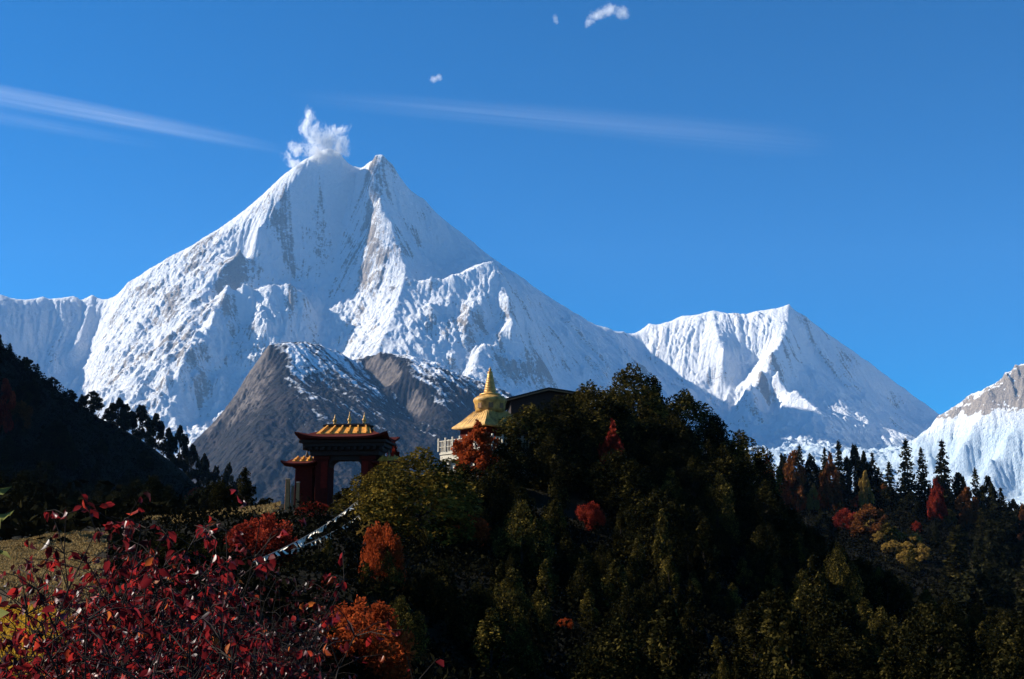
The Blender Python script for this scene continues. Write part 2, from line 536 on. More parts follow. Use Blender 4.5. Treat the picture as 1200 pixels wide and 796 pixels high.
m = NT("snow_and_rock")
p = m.pos()
n1 = m.noise(0.02, 8, 0.68, p)
n2 = m.noise(0.075, 6, 0.65, p)
n3 = m.noise(0.028, 8, 0.75, m.pos((1, 1, 1.6)))
rk = m.math('ADD', m.attr("rock"), m.math('MULTIPLY', m.math('SUBTRACT', n3, 0.5), 1.5))
rmask = m.ramp(rk, [(0.34, 0.0), (0.58, 1.0)])
rockc = m.ramp(n2, [(0.25, (0.17, 0.14, 0.115)), (0.5, (0.33, 0.275, 0.22)), (0.75, (0.46, 0.39, 0.31))])
snowc = m.ramp(n1, [(0.3, (0.80, 0.815, 0.83)), (0.6, (0.88, 0.885, 0.89))])
blue = m.ramp(m.math('ADD', m.math('MULTIPLY', m.attr("floor"), 0.55), m.math('MULTIPLY', n2, 0.6)), [(0.55, 0.0), (0.95, 1.0)])
snowc = m.mix(blue, snowc, (0.46, 0.60, 0.70))
m.base(m.mix(rmask, snowc, rockc), 0.75, 0.15)
m.bump(m.math('ADD', m.math('MULTIPLY', n1, 1.0), m.math('MULTIPLY', n2, 0.6)), 1.0, 40.0)
SNOW = m.m
tag(link("snow_mountain", me, SNOW), "huge snow covered peak with twin summits and its long white ridges", "mountain", kind="structure")

# ------------------------------------------------------------------ dark rock mountain in the middle distance
SKY2 = K([(120, 640, 5.2), (170, 580, 5.4), (200, 548, 5.6), (230, 520, 5.7), (250, 505, 5.75), (264, 492, 5.8), (276, 468, 5.8), (290, 440, 5.8), (302, 415, 5.8), (315, 404, 5.8), (335, 402, 5.85),
          (345, 403, 5.95), (355, 400, 6.0), (372, 403, 6.1), (395, 411, 6.2), (418, 424, 6.3), (430, 417, 6.25), (445, 412, 6.2), (455, 411, 6.2), (472, 419, 6.25), (500, 435, 6.35),
          (530, 447, 6.4), (560, 460, 6.5), (600, 478, 6.5), (680, 512, 6.5), (760, 550, 6.5), (900, 610, 6.4), (1050, 640, 6.3)])
SP2 = [K(r) for r in (
    [(335, 402, 5.85), (334, 416, 5.72), (332, 432, 5.6), (325, 456, 5.42), (305, 482, 5.2), (288, 500, 5.05), (276, 525, 4.85), (272, 560, 4.6)],
    [(330, 462, 5.35), (345, 458, 5.34), (358, 462, 5.32), (372, 470, 5.27), (390, 486, 5.15), (400, 510, 4.98)],
    [(455, 411, 6.2), (470, 440, 5.9), (500, 468, 5.7), (530, 495, 5.5)],
    [(372, 403, 6.1), (400, 430, 5.85), (430, 458, 5.65), (455, 490, 5.4)])]
GU2 = [K(r) for r in (
    [(345, 425, 5.72), (362, 440, 5.62), (378, 458, 5.55)],
    [(418, 424, 6.3), (435, 445, 6.1), (462, 470, 5.9), (490, 500, 5.6)],
    [(262, 505, 5.5), (250, 530, 5.3), (235, 570, 5.0)])]
FC2 = K([(310, 440, 5.65), (295, 465, 5.5), (280, 480, 5.5), (420, 500, 5.2), (350, 500, 5.0), (320, 520, 4.75), (380, 540, 4.6), (450, 530, 4.9), (300, 570, 4.4), (350, 590, 4.25), (420, 590, 4.3),
         (500, 540, 5.0), (560, 510, 5.6), (560, 570, 4.8), (640, 560, 5.4), (240, 600, 4.6), (450, 630, 4.0), (250, 640, 4.0), (600, 640, 4.2), (800, 645, 4.6)])
BK2 = [q + Vector((0, 900, -750)) for q in SKY2[::3]]
cell2 = 6.0
gx = np.arange(-2900, 1800, cell2)
gy = np.arange(4000, 7300, cell2)
GX2, GY2 = np.meshgrid(gx, gy)
ctrl = dedupe(sum((dense(l, 90) for l in [SKY2] + SP2 + GU2), []), 50) + FC2 + BK2
Z2 = rbf(dedupe(ctrl, 30), GX2, GY2, 500.0)
crest = np.array([[q.x, q.y] for l in [SKY2] + SP2 for q in dense(l, 60)])
DC = np.full(GX2.size, 1e9)
for c0 in crest:
    DC = np.minimum(DC, (GX2.ravel() - c0[0]) ** 2 + (GY2.ravel() - c0[1]) ** 2)
DC = np.sqrt(DC).reshape(GX2.shape)
amp = np.clip(DC / 250.0, 0.12, 1.0)
zx0 = np.gradient(Z2, cell2)[1]
vx, vy = flow(Z2, cell2, 0.4 * fbm(GX2 / 220, GY2 / 220, 3, 72))
M1 = lic(RNG.standard_normal(GX2.shape) + fbm(GX2 / 25, GY2 / 25, 2, 13), vx, vy, 18)
M2 = lic(fbm(GX2 / 70, GY2 / 70, 3, 16) * 3, vx, vy, 26)
wx = GX2 + 50 * fbm(GX2 / 300, GY2 / 300, 3, 15)
wy = GY2 + 50 * fbm(GX2 / 300, GY2 / 300, 3, 19)
Z2 = Z2 + amp * (ridged(wx / 420, wy / 420, 6, 51, 0.42) - 1.0) * 26 + amp * (M2 * 5 - np.abs(M1) * 3) + np.clip(DC / 60, 0.25, 1) * fbm(GX2 / 60, GY2 / 60, 4, 53) * 4
crag2 = fbm(GX2 / 45 + Z2 / 70, GY2 / 45 - Z2 / 70, 5, 94, 0.6)
Z2 = Z2 + amp * (0.35 - np.abs(crag2)) * 20
H = erode(Z2 / cell2, 3, 16000, 60, RNG, kd=0.22, kc=5.0, ke=0.32)
Z2 = Z2 * 0.5 + H * cell2 * 0.5 + (ridged(GX2 / 30, GY2 / 30, 4, 99, 0.6) - 1) * 4
zy, zx = np.gradient(Z2, cell2)
slope2 = np.hypot(zx, zy)
alt = np.clip((Z2 - 350) / 700, 0, 1)
sx, sy = GX2 * 0.80 - GY2 * 0.6, GX2 * 0.6 + GY2 * 0.80
snow2 = np.clip(alt * 1.0 - 0.40 + 0.55 * (0.7 * fbm(sx / 320, sy / 36, 4, 61) + 0.16 * M1) - 0.35 * np.clip(slope2 - 0.95, 0, 2) + 0.25 * fbm(GX2 / 35, GY2 / 35, 3, 63), 0, 1)
snow2 *= np.clip((zx0 * -1 + 0.25) * 2.5, 0, 1)              # the snow lies on the far slope, the cliff is bare
snow2 *= np.clip(DC / 30, 0, 1)
cliff = np.clip((Z2 - 520) / 330 + 0.4 * fbm(GX2 / 120, GY2 / 120, 3, 67), 0, 1) * np.clip((zx0 - 0.35) * 2.0, 0, 1) * np.clip(slope2 - 0.5 + 0.5 * fbm(GX2 / 60, GY2 / 60, 4, 66), 0, 1)  # tan rock kept to the sunward upper face, its lit tone painted in
for sl in (np.s_[0, :], np.s_[-1, :], np.s_[:, 0], np.s_[:, -1]):
    Z2[sl] = -520.0
me = np_mesh("rock_mountain", np.stack([GX2, GY2, Z2], -1).reshape(-1, 3), grid_faces(*GX2.shape), smooth=True,
             uvattr={"snow": ('POINT', snow2), "cliff": ('POINT', cliff)})
m = NT("dark_mountain_rock")
p = m.pos()
n1 = m.noise(0.03, 6, 0.62, p)
n2 = m.noise(0.012, 4, 0.6, p)
smask = m.ramp(m.math('ADD', m.attr("snow"), m.math('MULTIPLY', m.math('SUBTRACT', n1, 0.5), 0.5)), [(0.22, 0.0), (0.62, 1.0)])
scrub = m.ramp(n2, [(0.35, (0.006, 0.0065, 0.008)), (0.5, (0.012, 0.011, 0.012)), (0.68, (0.030, 0.022, 0.020))])  # dark vegetation, with the shade of the flank put into the colour
rockc = m.ramp(n1, [(0.3, (0.055, 0.046, 0.041)), (0.7, (0.17, 0.14, 0.12))])
c = m.mix(m.ramp(m.attr("cliff"), [(0.15, 0.0), (0.6, 1.0)]), scrub, rockc)
m.base(m.mix(smask, c, (0.78, 0.80, 0.82)), 0.9, 0.1)
m.bump(m.math('ADD', n1, n2), 0.7, 14.0)
tag(link("rock_mountain", me, m.m), "dark rocky mountain with thin streaks of snow in front of the white peak", "mountain", kind="structure")
# ------------------------------------------------------------------ air, clouds, blowing snow
def volume_mat(name, dens_sock_fn, color, aniso=0.0):
    m = NT(name)
    m.t.nodes.remove(m.b)
    v = m.n("ShaderNodeVolumePrincipled")
    v.inputs["Color"].default_value = (*color, 1)
    v.inputs["Anisotropy"].default_value = aniso
    d = dens_sock_fn(m)
    if isinstance(d, float):
        v.inputs["Density"].default_value = d
    else:
        m.l(d, v.inputs["Density"])
    m.l(v.outputs[0], m.out.inputs["Volume"])
    return m.m


def box_mesh(name, lo, hi):
    bm = bmesh.new()
    bmesh.ops.create_cube(bm, size=1.0)
    for v in bm.verts:
        v.co = Vector([lo[i] + (v.co[i] + 0.5) * (hi[i] - lo[i]) for i in range(3)])
    return bm_mesh(name, bm)


HAZE_DENS = 1.8e-5
haze = link("haze", box_mesh("haze", (-19000, -19000, -760), (19000, 19000, 5080)),
            volume_mat("thin_air", lambda m: HAZE_DENS, (0.24, 0.54, 1.0)))
haze["kind"] = "stuff"


def at(u, v, y):
    return px(u, v, y * 1000.0)


def soft_cloud(name, lumps, dens, noise_scale, warp, thr, gain, label, cat, color=(0.97, 0.97, 0.97), kind=None, bite=1.1):
    """Vapour: a hull of overlapping lumps; inside it the density fades out from each lump's
    middle and is torn by noise. lumps: (centre, radii, tilt)."""
    m = NT(name + "_vapour")
    m.t.nodes.remove(m.b)
    g = m.n("ShaderNodeNewGeometry").outputs["Position"]
    nz = m.n("ShaderNodeTexNoise")
    nz.inputs["Scale"].default_value = noise_scale
    nz.inputs["Detail"].default_value = 4
    st = m.n("ShaderNodeMapping")
    st.inputs["Scale"].default_value = (1.0, 1.0, 0.5 if kind else 1.0)
    st.inputs["Rotation"].default_value = (0, R(-25 if kind else 0), 0)
    m.l(g, st.inputs["Vector"])
    m.l(st.outputs[0], nz.inputs["Vector"])
    sub = m.n("ShaderNodeVectorMath", operation='SUBTRACT')
    m.l(nz.outputs["Color"], sub.inputs[0])
    sub.inputs[1].default_value = (0.5, 0.5, 0.5)
    scl = m.n("ShaderNodeVectorMath", operation='SCALE')
    m.l(sub.outputs[0], scl.inputs[0])
    scl.inputs["Scale"].default_value = warp
    wp = m.n("ShaderNodeVectorMath", operation='ADD')
    m.l(g, wp.inputs[0])
    m.l(scl.outputs[0], wp.inputs[1])
    best = None
    bm = bmesh.new()
    for c, r, tilt in lumps:
        mp = m.n("ShaderNodeMapping", vector_type='TEXTURE')
        mp.inputs["Location"].default_value = c
        mp.inputs["Rotation"].default_value = (0, tilt, 0)
        mp.inputs["Scale"].default_value = r
        m.l(wp.outputs[0], mp.inputs["Vector"])
        ln = m.n("ShaderNodeVectorMath", operation='LENGTH')
        m.l(mp.outputs[0], ln.inputs[0])
        f = m.math('SUBTRACT', 1.0, ln.outputs["Value"], clamp=True)
        best = f if best is None else m.math('MAXIMUM', best, f)
        mt = Matrix.Translation(c) @ Matrix.Rotation(tilt, 4, 'Y') @ Matrix.Diagonal((r[0] * 1.15, r[1] * 1.15, r[2] * 1.15, 1))
        bmesh.ops.create_icosphere(bm, subdivisions=3, radius=1.0, matrix=mt)
    n2 = m.noise(noise_scale * 2.2, 5, 0.62, wp.outputs[0], 1.0)
    d = m.math('ADD', best, m.math('MULTIPLY', m.math('SUBTRACT', n2, 0.5), bite))
    d = m.math('MULTIPLY', m.math('SUBTRACT', d, thr), gain, clamp=True)
    d = m.math('MULTIPLY', m.math('MULTIPLY', d, m.math('MULTIPLY', best, 3.0, clamp=True)), dens)
    v = m.n("ShaderNodeVolumePrincipled")
    v.inputs["Color"].default_value = (*color, 1)
    v.inputs["Anisotropy"].default_value = 0.2
    m.l(d, v.inputs["Density"])
    m.l(v.outputs[0], m.out.inputs["Volume"])
    o = link(name, bm_mesh(name, bm, True), m.m)
    rm = o.modifiers.new("join", 'REMESH')
    rm.mode = 'VOXEL'
    rm.voxel_size = min(min(r) for c, r, t in lumps) / 3.0
    return tag(o, label, cat, None, kind)


q = 9.6   # metres per photo pixel at the summit
soft_cloud("snow_plume", [
    (at(374, 182, 12.95), (30 * q, 150, 15 * q), 0.45), (at(384, 166, 12.95), (27 * q, 140, 24 * q), -0.3), (at(396, 153, 12.95), (19 * q, 110, 9 * q), -0.2),
    (at(368, 158, 12.95), (17 * q, 110, 26 * q), 0.1), (at(359, 146, 12.9), (10 * q, 90, 28 * q), 0.12), (at(350, 174, 12.9), (17 * q, 90, 14 * q), 0.6), (at(361, 136, 12.9), (9 * q, 80, 13 * q), 0.5),
    (at(344, 190, 12.88), (22 * q, 90, 9 * q), 0.75), (at(400, 172, 13.0), (15 * q, 100, 22 * q), 0.0)],
    0.034, 0.011, 270.0, 0.34, 1.5, "white plume of snow blown off the main summit", "snow plume", kind="stuff", bite=2.5)
k = 11.8  # the same at the small clouds
soft_cloud("small_cloud", [(at(700, 18, 16), (20 * k, 150, 9 * k), -0.35), (at(714, 12, 16), (19 * k, 150, 12 * k), -0.2), (at(729, 15, 16), (17 * k, 130, 13 * k), 0.3), (at(690, 26, 16), (11 * k, 110, 8 * k), -0.3)],
     0.0075, 0.008, 200.0, 0.30, 1.6, "white torn little cloud, the largest one high in the blue sky", "cloud", bite=1.3)
soft_cloud("small_cloud", [(at(509, 93, 16), (10 * k, 80, 7 * k), -0.2), (at(514, 91, 16), (7 * k, 80, 6 * k), 0.0)],
     0.010, 0.012, 60.0, 0.28, 1.6, "tiny faint cloud speck above the right of the two summits", "cloud", bite=1.1)
soft_cloud("small_cloud", [(at(651, 22, 16), (5.5 * k, 60, 9 * k), -0.2), (at(652, 26, 16), (5 * k, 60, 5 * k), 0.0)],
     0.0045, 0.012, 60.0, 0.26, 1.6, "tiny faint cloud speck left of the torn little cloud", "cloud", bite=1.1)


def streak(label, a, b, thick, dens, y=17.0, grain=(0.5, 2.0, 6.0), seed=0.0):
    """Cirrus: a very long flat ellipsoid of ice haze, fibrous along its length."""
    A, B = at(*a, y), at(*b, y)
    d = B - A
    m = NT("cirrus")
    m.t.nodes.remove(m.b)
    tc = m.n("ShaderNodeTexCoord").outputs["Object"]
    sep = m.n("ShaderNodeSeparateXYZ")
    m.l(tc, sep.inputs[0])
    x, yy, z = sep.outputs
    taper = m.math('SUBTRACT', 0.62, m.math('MULTIPLY', x, 0.38))
    mpn = m.n("ShaderNodeMapping")
    mpn.inputs["Scale"].default_value = grain
    mpn.inputs["Location"].default_value = (seed, seed, seed)
    m.l(tc, mpn.inputs["Vector"])
    n = m.noise(2.3, 7, 0.66, mpn.outputs[0], 0.5)
    nb = m.noise(0.7, 3, 0.5, mpn.outputs[0], 0.2)
    zz = m.math('ADD', m.math('DIVIDE', z, taper), m.math('MULTIPLY', m.math('SUBTRACT', nb, 0.5), 0.9))
    r2 = m.math('ADD', m.math('MULTIPLY', zz, zz), m.math('MULTIPLY', yy, yy))
    f = m.math('SUBTRACT', 1.0, m.math('MULTIPLY', r2, 1.5), clamp=True)
    f = m.math('MULTIPLY', m.math('MULTIPLY', f, f), m.math('SUBTRACT', 1.0, m.math('MULTIPLY', x, x), clamp=True))
    f = m.math('MULTIPLY', f, m.ramp(n, [(0.38, 0.05), (0.66, 1.0)]))
    v = m.n("ShaderNodeVolumePrincipled")
    v.inputs["Color"].default_value = (0.96, 0.97, 1.0, 1)
    v.inputs["Anisotropy"].default_value = 0.2
    m.l(m.math('MULTIPLY', f, dens), v.inputs["Density"])
    m.l(v.outputs[0], m.out.inputs["Volume"])
    bm = bmesh.new()
    bmesh.ops.create_icosphere(bm, subdivisions=5, radius=1.0)
    o = link("cirrus_streak", bm_mesh("cirrus_streak", bm, True), m.m)
    o.location = (A + B) / 2
    mm = y * 1000 / F * 1.12
    o.scale = (d.length / 2, 500, thick * mm)
    o.rotation_euler = d.to_track_quat('X', 'Z').to_euler()
    return tag(o, label, "cloud")


streak("long thin white cloud streak rising to the left edge of the sky", (-150, 84), (345, 178), 26, 0.0009, seed=1.3)
streak("fainter second cloud streak low on the left, under the long white one", (-120, 118), (200, 172), 12, 0.00045, seed=4.1)
streak("broad faint veil of cloud on the right of the summits", (990, 172), (330, 112), 32, 0.00042, seed=7.7)
# ------------------------------------------------------------------ near ground: terraces, the wooded hills, the valley behind
G = [Vector(v) for v in ((0, 0, 0), (6, 0, -0.2), (-6, 0, 0), (0, -30, 0.6), (60, -40, -3), (-60, -40, 3), (0, 7, -0.2), (-5, 8, 0), (4, 9, -1.2), (-10, 10, 0), (0, 14, -1.4),
                         (-11, 16, 0), (-12, 22, 0), (-8, 22, -0.2), (-9, 26, 0), (-14, 27, 0.05), (-16, 31.5, 1.0), (-10, 31.5, 0.9), (-20, 40, 1.1), (-12, 40, 1.0), (-18, 52, 1.3), (-30, 60, 1.9), (-26, 40, 1.4), (-22, 24, 0.3),
                         (-40, 30, 1.5), (-70, 60, 4), (-50, 90, 5), (-6, 30, 0.2), (-5, 45, 0.6), (-8, 55, 1.6), (-2, 30, -2.5), (8, 25, -5), (25, 20, -8), (60, 20, -14))]
G += [px(*r) for r in (
    (330, 594, 76), (370, 593, 75), (410, 592, 74), (445, 592, 75), (480, 582, 82), (300, 600, 78), (260, 606, 80), (220, 612, 82), (160, 625, 84), (390, 600, 66), (350, 610, 66), (330, 640, 58), (410, 635, 58),
    (520, 562, 98), (560, 556, 104), (590, 556, 106), (620, 545, 112), (660, 535, 118), (700, 528, 122), (760, 530, 125), (820, 558, 122), (870, 590, 120), (930, 640, 118), (1000, 690, 116), (1100, 740, 112),
    (480, 640, 68), (560, 640, 76), (640, 620, 88), (720, 620, 92), (800, 640, 92), (880, 690, 92), (500, 720, 52), (600, 740, 56), (700, 730, 62), (800, 740, 64), (900, 770, 70), (600, 820, 42), (750, 830, 46), (450, 780, 38), (1000, 800, 80),
    (700, 600, 165), (580, 600, 150), (460, 620, 120), (860, 650, 165), (360, 625, 110), (280, 625, 110), (560, 650, 260), (400, 650, 250), (720, 640, 260),
    (870, 605, 330), (920, 598, 345), (960, 588, 350), (1010, 586, 355), (1060, 590, 352), (1110, 598, 345), (1160, 622, 335), (1210, 645, 325), (1300, 690, 310), (800, 640, 340),
    (900, 690, 225), (980, 640, 270), (1050, 640, 275), (1120, 670, 260), (1200, 720, 230), (1000, 730, 170), (1100, 770, 160), (1250, 800, 150), (950, 720, 180),
    (900, 660, 430), (1050, 660, 440), (1200, 690, 430), (750, 680, 450),
    (-330, 215, 320), (-220, 268, 330), (-120, 330, 350), (-50, 378, 365), (0, 412, 375), (40, 443, 385), (80, 470, 392), (120, 496, 400), (160, 514, 408), (200, 540, 418), (235, 570, 428), (270, 598, 440), (320, 622, 455), (380, 645, 470),
    (0, 500, 338), (60, 530, 345), (120, 560, 356), (180, 590, 372), (-80, 440, 325), (-200, 400, 295), (-30, 575, 300), (60, 600, 300), (140, 612, 310), (0, 605, 200), (100, 615, 210), (200, 625, 220), (-150, 570, 200), (-20, 628, 110), (80, 632, 110), (-120, 615, 100),
    (-300, 300, 470), (-100, 430, 500), (50, 540, 520), (200, 620, 540), (300, 660, 600))]
G += [Vector(v) for v in ((0, 700, -110), (300, 700, -120), (-300, 700, -60), (700, 500, -80), (-600, 300, 70), (-400, 120, 10), (600, 200, -60), (-200, 60, 6), (-150, 110, 8), (-300, 20, 4), (-500, 60, 0), (-620, -100, 0), (250, 60, -32), (400, 350, -40), (-200, -150, 8), (200, -150, -15), (0, -150, 8))]
G = dedupe(G, 2.0)


def ground_h(x, y):
    x = np.atleast_1d(np.asarray(x, dtype=np.float64))
    y = np.atleast_1d(np.asarray(y, dtype=np.float64))
    r = np.hypot(x, y)
    near = rbf(G, np.clip(x, -620, 720), np.clip(y, -160, 720), 60.0)
    far = -420.0 + 40 * fbm(x / 900, y / 900, 3, 8)
    t = np.clip((r - 620) / 900, 0, 1)
    t = t * t * (3 - 2 * t)
    z = near * (1 - t) + far * t
    step = np.clip((r - 25) / 60, 0, 1)
    z = z + step * fbm(x / 18, y / 18, 4, 41) * 0.7 + 0.06 * fbm(x / 1.3, y / 1.3, 3, 43)
    z = z + np.clip((r - 150) / 150, 0, 1) * fbm(x / 60, y / 60, 3, 47) * 2.0
    return z


az = np.concatenate([np.arange(-180, -42, 2.0), np.arange(-42, 42, 0.16), np.arange(42, 180.1, 2.0)])
rad = np.concatenate([np.array([0.0, 0.8]), np.geomspace(1.4, 700, 270), np.geomspace(720, 18500, 40)])
AZ, RD = np.meshgrid(np.radians(az), rad)
XX, YY = np.sin(AZ) * RD, np.cos(AZ) * RD
ZZ = np.concatenate([ground_h(XX[i], YY[i])[None] for i in range(len(rad))])
fc = grid_faces(*XX.shape)[:, ::-1]
me = np_mesh("ground", np.stack([XX, YY, ZZ], -1).reshape(-1, 3), fc, smooth=True)
m = NT("autumn_ground")
p = m.pos()
n1 = m.noise(0.35, 5, 0.6, p)
n2 = m.noise(3.0, 5, 0.65, p)
n3 = m.noise(14.0, 4, 0.7, p)
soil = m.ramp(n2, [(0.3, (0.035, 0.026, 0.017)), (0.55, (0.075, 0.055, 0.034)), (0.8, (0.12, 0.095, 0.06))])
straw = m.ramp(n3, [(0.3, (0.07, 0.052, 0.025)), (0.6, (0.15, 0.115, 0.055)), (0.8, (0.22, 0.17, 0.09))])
shaded_floor = m.ramp(n3, [(0.3, (0.007, 0.007, 0.005)), (0.7, (0.022, 0.019, 0.011))])  # near-black ground, shade under shrubs and trees put into the colour
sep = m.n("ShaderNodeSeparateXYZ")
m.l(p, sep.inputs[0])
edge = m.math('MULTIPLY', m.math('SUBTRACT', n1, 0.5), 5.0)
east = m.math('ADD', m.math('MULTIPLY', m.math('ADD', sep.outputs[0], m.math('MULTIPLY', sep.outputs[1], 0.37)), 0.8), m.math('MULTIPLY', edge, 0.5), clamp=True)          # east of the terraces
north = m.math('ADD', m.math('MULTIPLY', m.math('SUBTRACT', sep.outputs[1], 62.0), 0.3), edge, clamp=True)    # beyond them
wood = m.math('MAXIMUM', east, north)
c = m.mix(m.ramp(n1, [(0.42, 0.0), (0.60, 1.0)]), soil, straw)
m.base(m.mix(wood, c, shaded_floor), 0.95, 0.05)
m.bump(m.math('ADD', n2, n3), 0.9, 0.12)
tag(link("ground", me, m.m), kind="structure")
# ------------------------------------------------------------------ foliage materials
def leaf_mat(name, stops, trans=0.3, tscale=1.6, gloss=0.0, rough=0.35):
    m = NT(name)
    m.t.nodes.remove(m.b)
    col = m.ramp(m.attr("tint"), stops)
    d = m.n("ShaderNodeBsdfDiffuse")
    m.l(col, d.inputs[0])
    t = m.n("ShaderNodeBsdfTranslucent")
    mul = m.n("ShaderNodeVectorMath", operation='SCALE')
    m.l(col, mul.inputs[0])
    mul.inputs["Scale"].default_value = tscale
    m.l(mul.outputs[0], t.inputs[0])
    mx = m.n("ShaderNodeMixShader")
    mx.inputs[0].default_value = trans
    m.l(d.outputs[0], mx.inputs[1])
    m.l(t.outputs[0], mx.inputs[2])
    last = mx
    if gloss:
        g = m.n("ShaderNodeBsdfAnisotropic")
        g.inputs["Roughness"].default_value = rough
        fr = m.n("ShaderNodeFresnel")
        fr.inputs["IOR"].default_value = 1.5
        m2 = m.n("ShaderNodeMixShader")
        m.l(m.math('MULTIPLY', fr.outputs[0], gloss), m2.inputs[0])
        m.l(mx.outputs[0], m2.inputs[1])
        m.l(g.outputs[0], m2.inputs[2])
        last = m2
    m.l(last.outputs[0], m.out.inputs["Surface"])
    return m.m


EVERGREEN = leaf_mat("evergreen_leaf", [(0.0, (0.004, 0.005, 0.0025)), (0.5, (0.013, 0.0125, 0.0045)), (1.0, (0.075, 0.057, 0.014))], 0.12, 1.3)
SUNLIT_EVERGREEN = leaf_mat("sunlit_evergreen_leaf", [(0.0, (0.007, 0.007, 0.003)), (0.5, (0.046, 0.038, 0.010)), (1.0, (0.22, 0.155, 0.030))], 0.15, 1.3)  # brighter copy of the evergreen leaf, sunlight put into its colour
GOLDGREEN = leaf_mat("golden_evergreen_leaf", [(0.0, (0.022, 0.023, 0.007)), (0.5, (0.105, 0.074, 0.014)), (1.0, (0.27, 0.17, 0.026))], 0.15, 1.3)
CONIFER = leaf_mat("conifer_needle", [(0.0, (0.005, 0.006, 0.003)), (0.6, (0.016, 0.016, 0.007)), (1.0, (0.042, 0.036, 0.014))], 0.08, 1.2)
ORANGE = leaf_mat("orange_red_leaf", [(0.0, (0.13, 0.022, 0.008)), (0.5, (0.29, 0.052, 0.014)), (1.0, (0.40, 0.095, 0.022))], 0.35, 1.3)
RED = leaf_mat("red_leaf", [(0.0, (0.07, 0.009, 0.007)), (0.5, (0.19, 0.022, 0.013)), (1.0, (0.32, 0.055, 0.022))], 0.35, 1.4)
RUST = leaf_mat("rust_brown_leaf", [(0.0, (0.06, 0.022, 0.009)), (0.5, (0.13, 0.046, 0.015)), (1.0, (0.22, 0.085, 0.022))], 0.3, 1.2)
YELLOW = leaf_mat("yellow_leaf", [(0.0, (0.12, 0.075, 0.020)), (0.5, (0.26, 0.165, 0.040)), (1.0, (0.40, 0.25, 0.06))], 0.3, 1.2)
BIGLEAF = leaf_mat("glossy_crimson_leaf", [(0.0, (0.030, 0.005, 0.006)), (0.45, (0.095, 0.007, 0.009)), (0.85, (0.26, 0.016, 0.013)), (1.0, (0.34, 0.085, 0.018))], 0.40, 1.9, 0.045, 0.45)
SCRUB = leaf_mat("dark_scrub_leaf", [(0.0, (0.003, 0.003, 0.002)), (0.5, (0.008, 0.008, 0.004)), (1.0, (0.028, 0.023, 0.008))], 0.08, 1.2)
m = NT("bark")
n = m.noise(9.0, 5, 0.6, m.pos((1, 1, 0.2), kind="obj"))
m.base(m.ramp(n, [(0.3, (0.014, 0.010, 0.008)), (0.7, (0.045, 0.033, 0.025))]), 0.9, 0.1)
BARK = m.m


# ------------------------------------------------------------------ leaf clouds
def leaf_quads(c, size, rng, flat=0.0, aspect=0.55):
    """One bent diamond of foliage per centre, turned at random."""
    n = len(c)
    d = rng.standard_normal((n, 3))
    d[:, 2] *= (1 - flat)
    d /= np.linalg.norm(d, axis=1, keepdims=True) + 1e-9
    e = np.cross(d, rng.standard_normal((n, 3)))
    e /= np.linalg.norm(e, axis=1, keepdims=True) + 1e-9
    s = (np.asarray(size) * rng.uniform(0.6, 1.4, n))[:, None]
    nn = np.cross(d, e) * s * 0.18
    v = np.stack([c - d * s, c + e * s * aspect + nn, c + d * s, c - e * s * aspect + nn], 1)
    return v.reshape(-1, 3)


def quads_mesh(name, v, tint):
    f = np.arange(len(v)).reshape(-1, 4)
    return np_mesh(name, v, f, False, {"tint": ('FACE', np.clip(tint, 0, 1))})


def lobed_crown(name, rng, H, Rr, lobes, per, leaf, profile, up=1.3, bottom=0.08, shell=0.55, top_bias=0.9):
    """Uneven crown: leaf-covered lobes spread over a rough outline with holes between them."""
    cs, ti = [], []
    ph = rng.uniform(0, 6.28, 4)
    for i in range(lobes):
        t = bottom + (1 - bottom) * rng.uniform(0, 1) ** top_bias
        a = rng.uniform(0, 2 * np.pi)
        rr = profile(t) * Rr * (1 + 0.22 * math.sin(2 * a + ph[0]) + 0.16 * math.sin(3 * a + ph[1] + 4 * t))
        k = rng.uniform(0.25, 1.0) ** 0.5
        c = np.array([math.cos(a) * rr * k, math.sin(a) * rr * k, t * H * 0.94])
        lr = Rr * rng.uniform(0.15, 0.30) * (0.6 + 0.6 * profile(t))
        n = int(per * rng.uniform(0.7, 1.3) * (lr / (0.22 * Rr)) ** 2)
        d = rng.standard_normal((n, 3))
        d /= np.linalg.norm(d, axis=1, keepdims=True)
        q = d * (rng.uniform(shell, 1, n) ** 0.6)[:, None] * np.array([lr, lr, lr * up])
        q[:, 2] += np.hypot(q[:, 0], q[:, 1]) * -0.25
        cs.append(c + q)
        ti.append(np.clip(0.42 + rng.normal(0, 0.16) + rng.normal(0, 0.17, n), 0, 1))
    return quads_mesh(name, leaf_quads(np.concatenate(cs), leaf, rng), np.concatenate(ti))


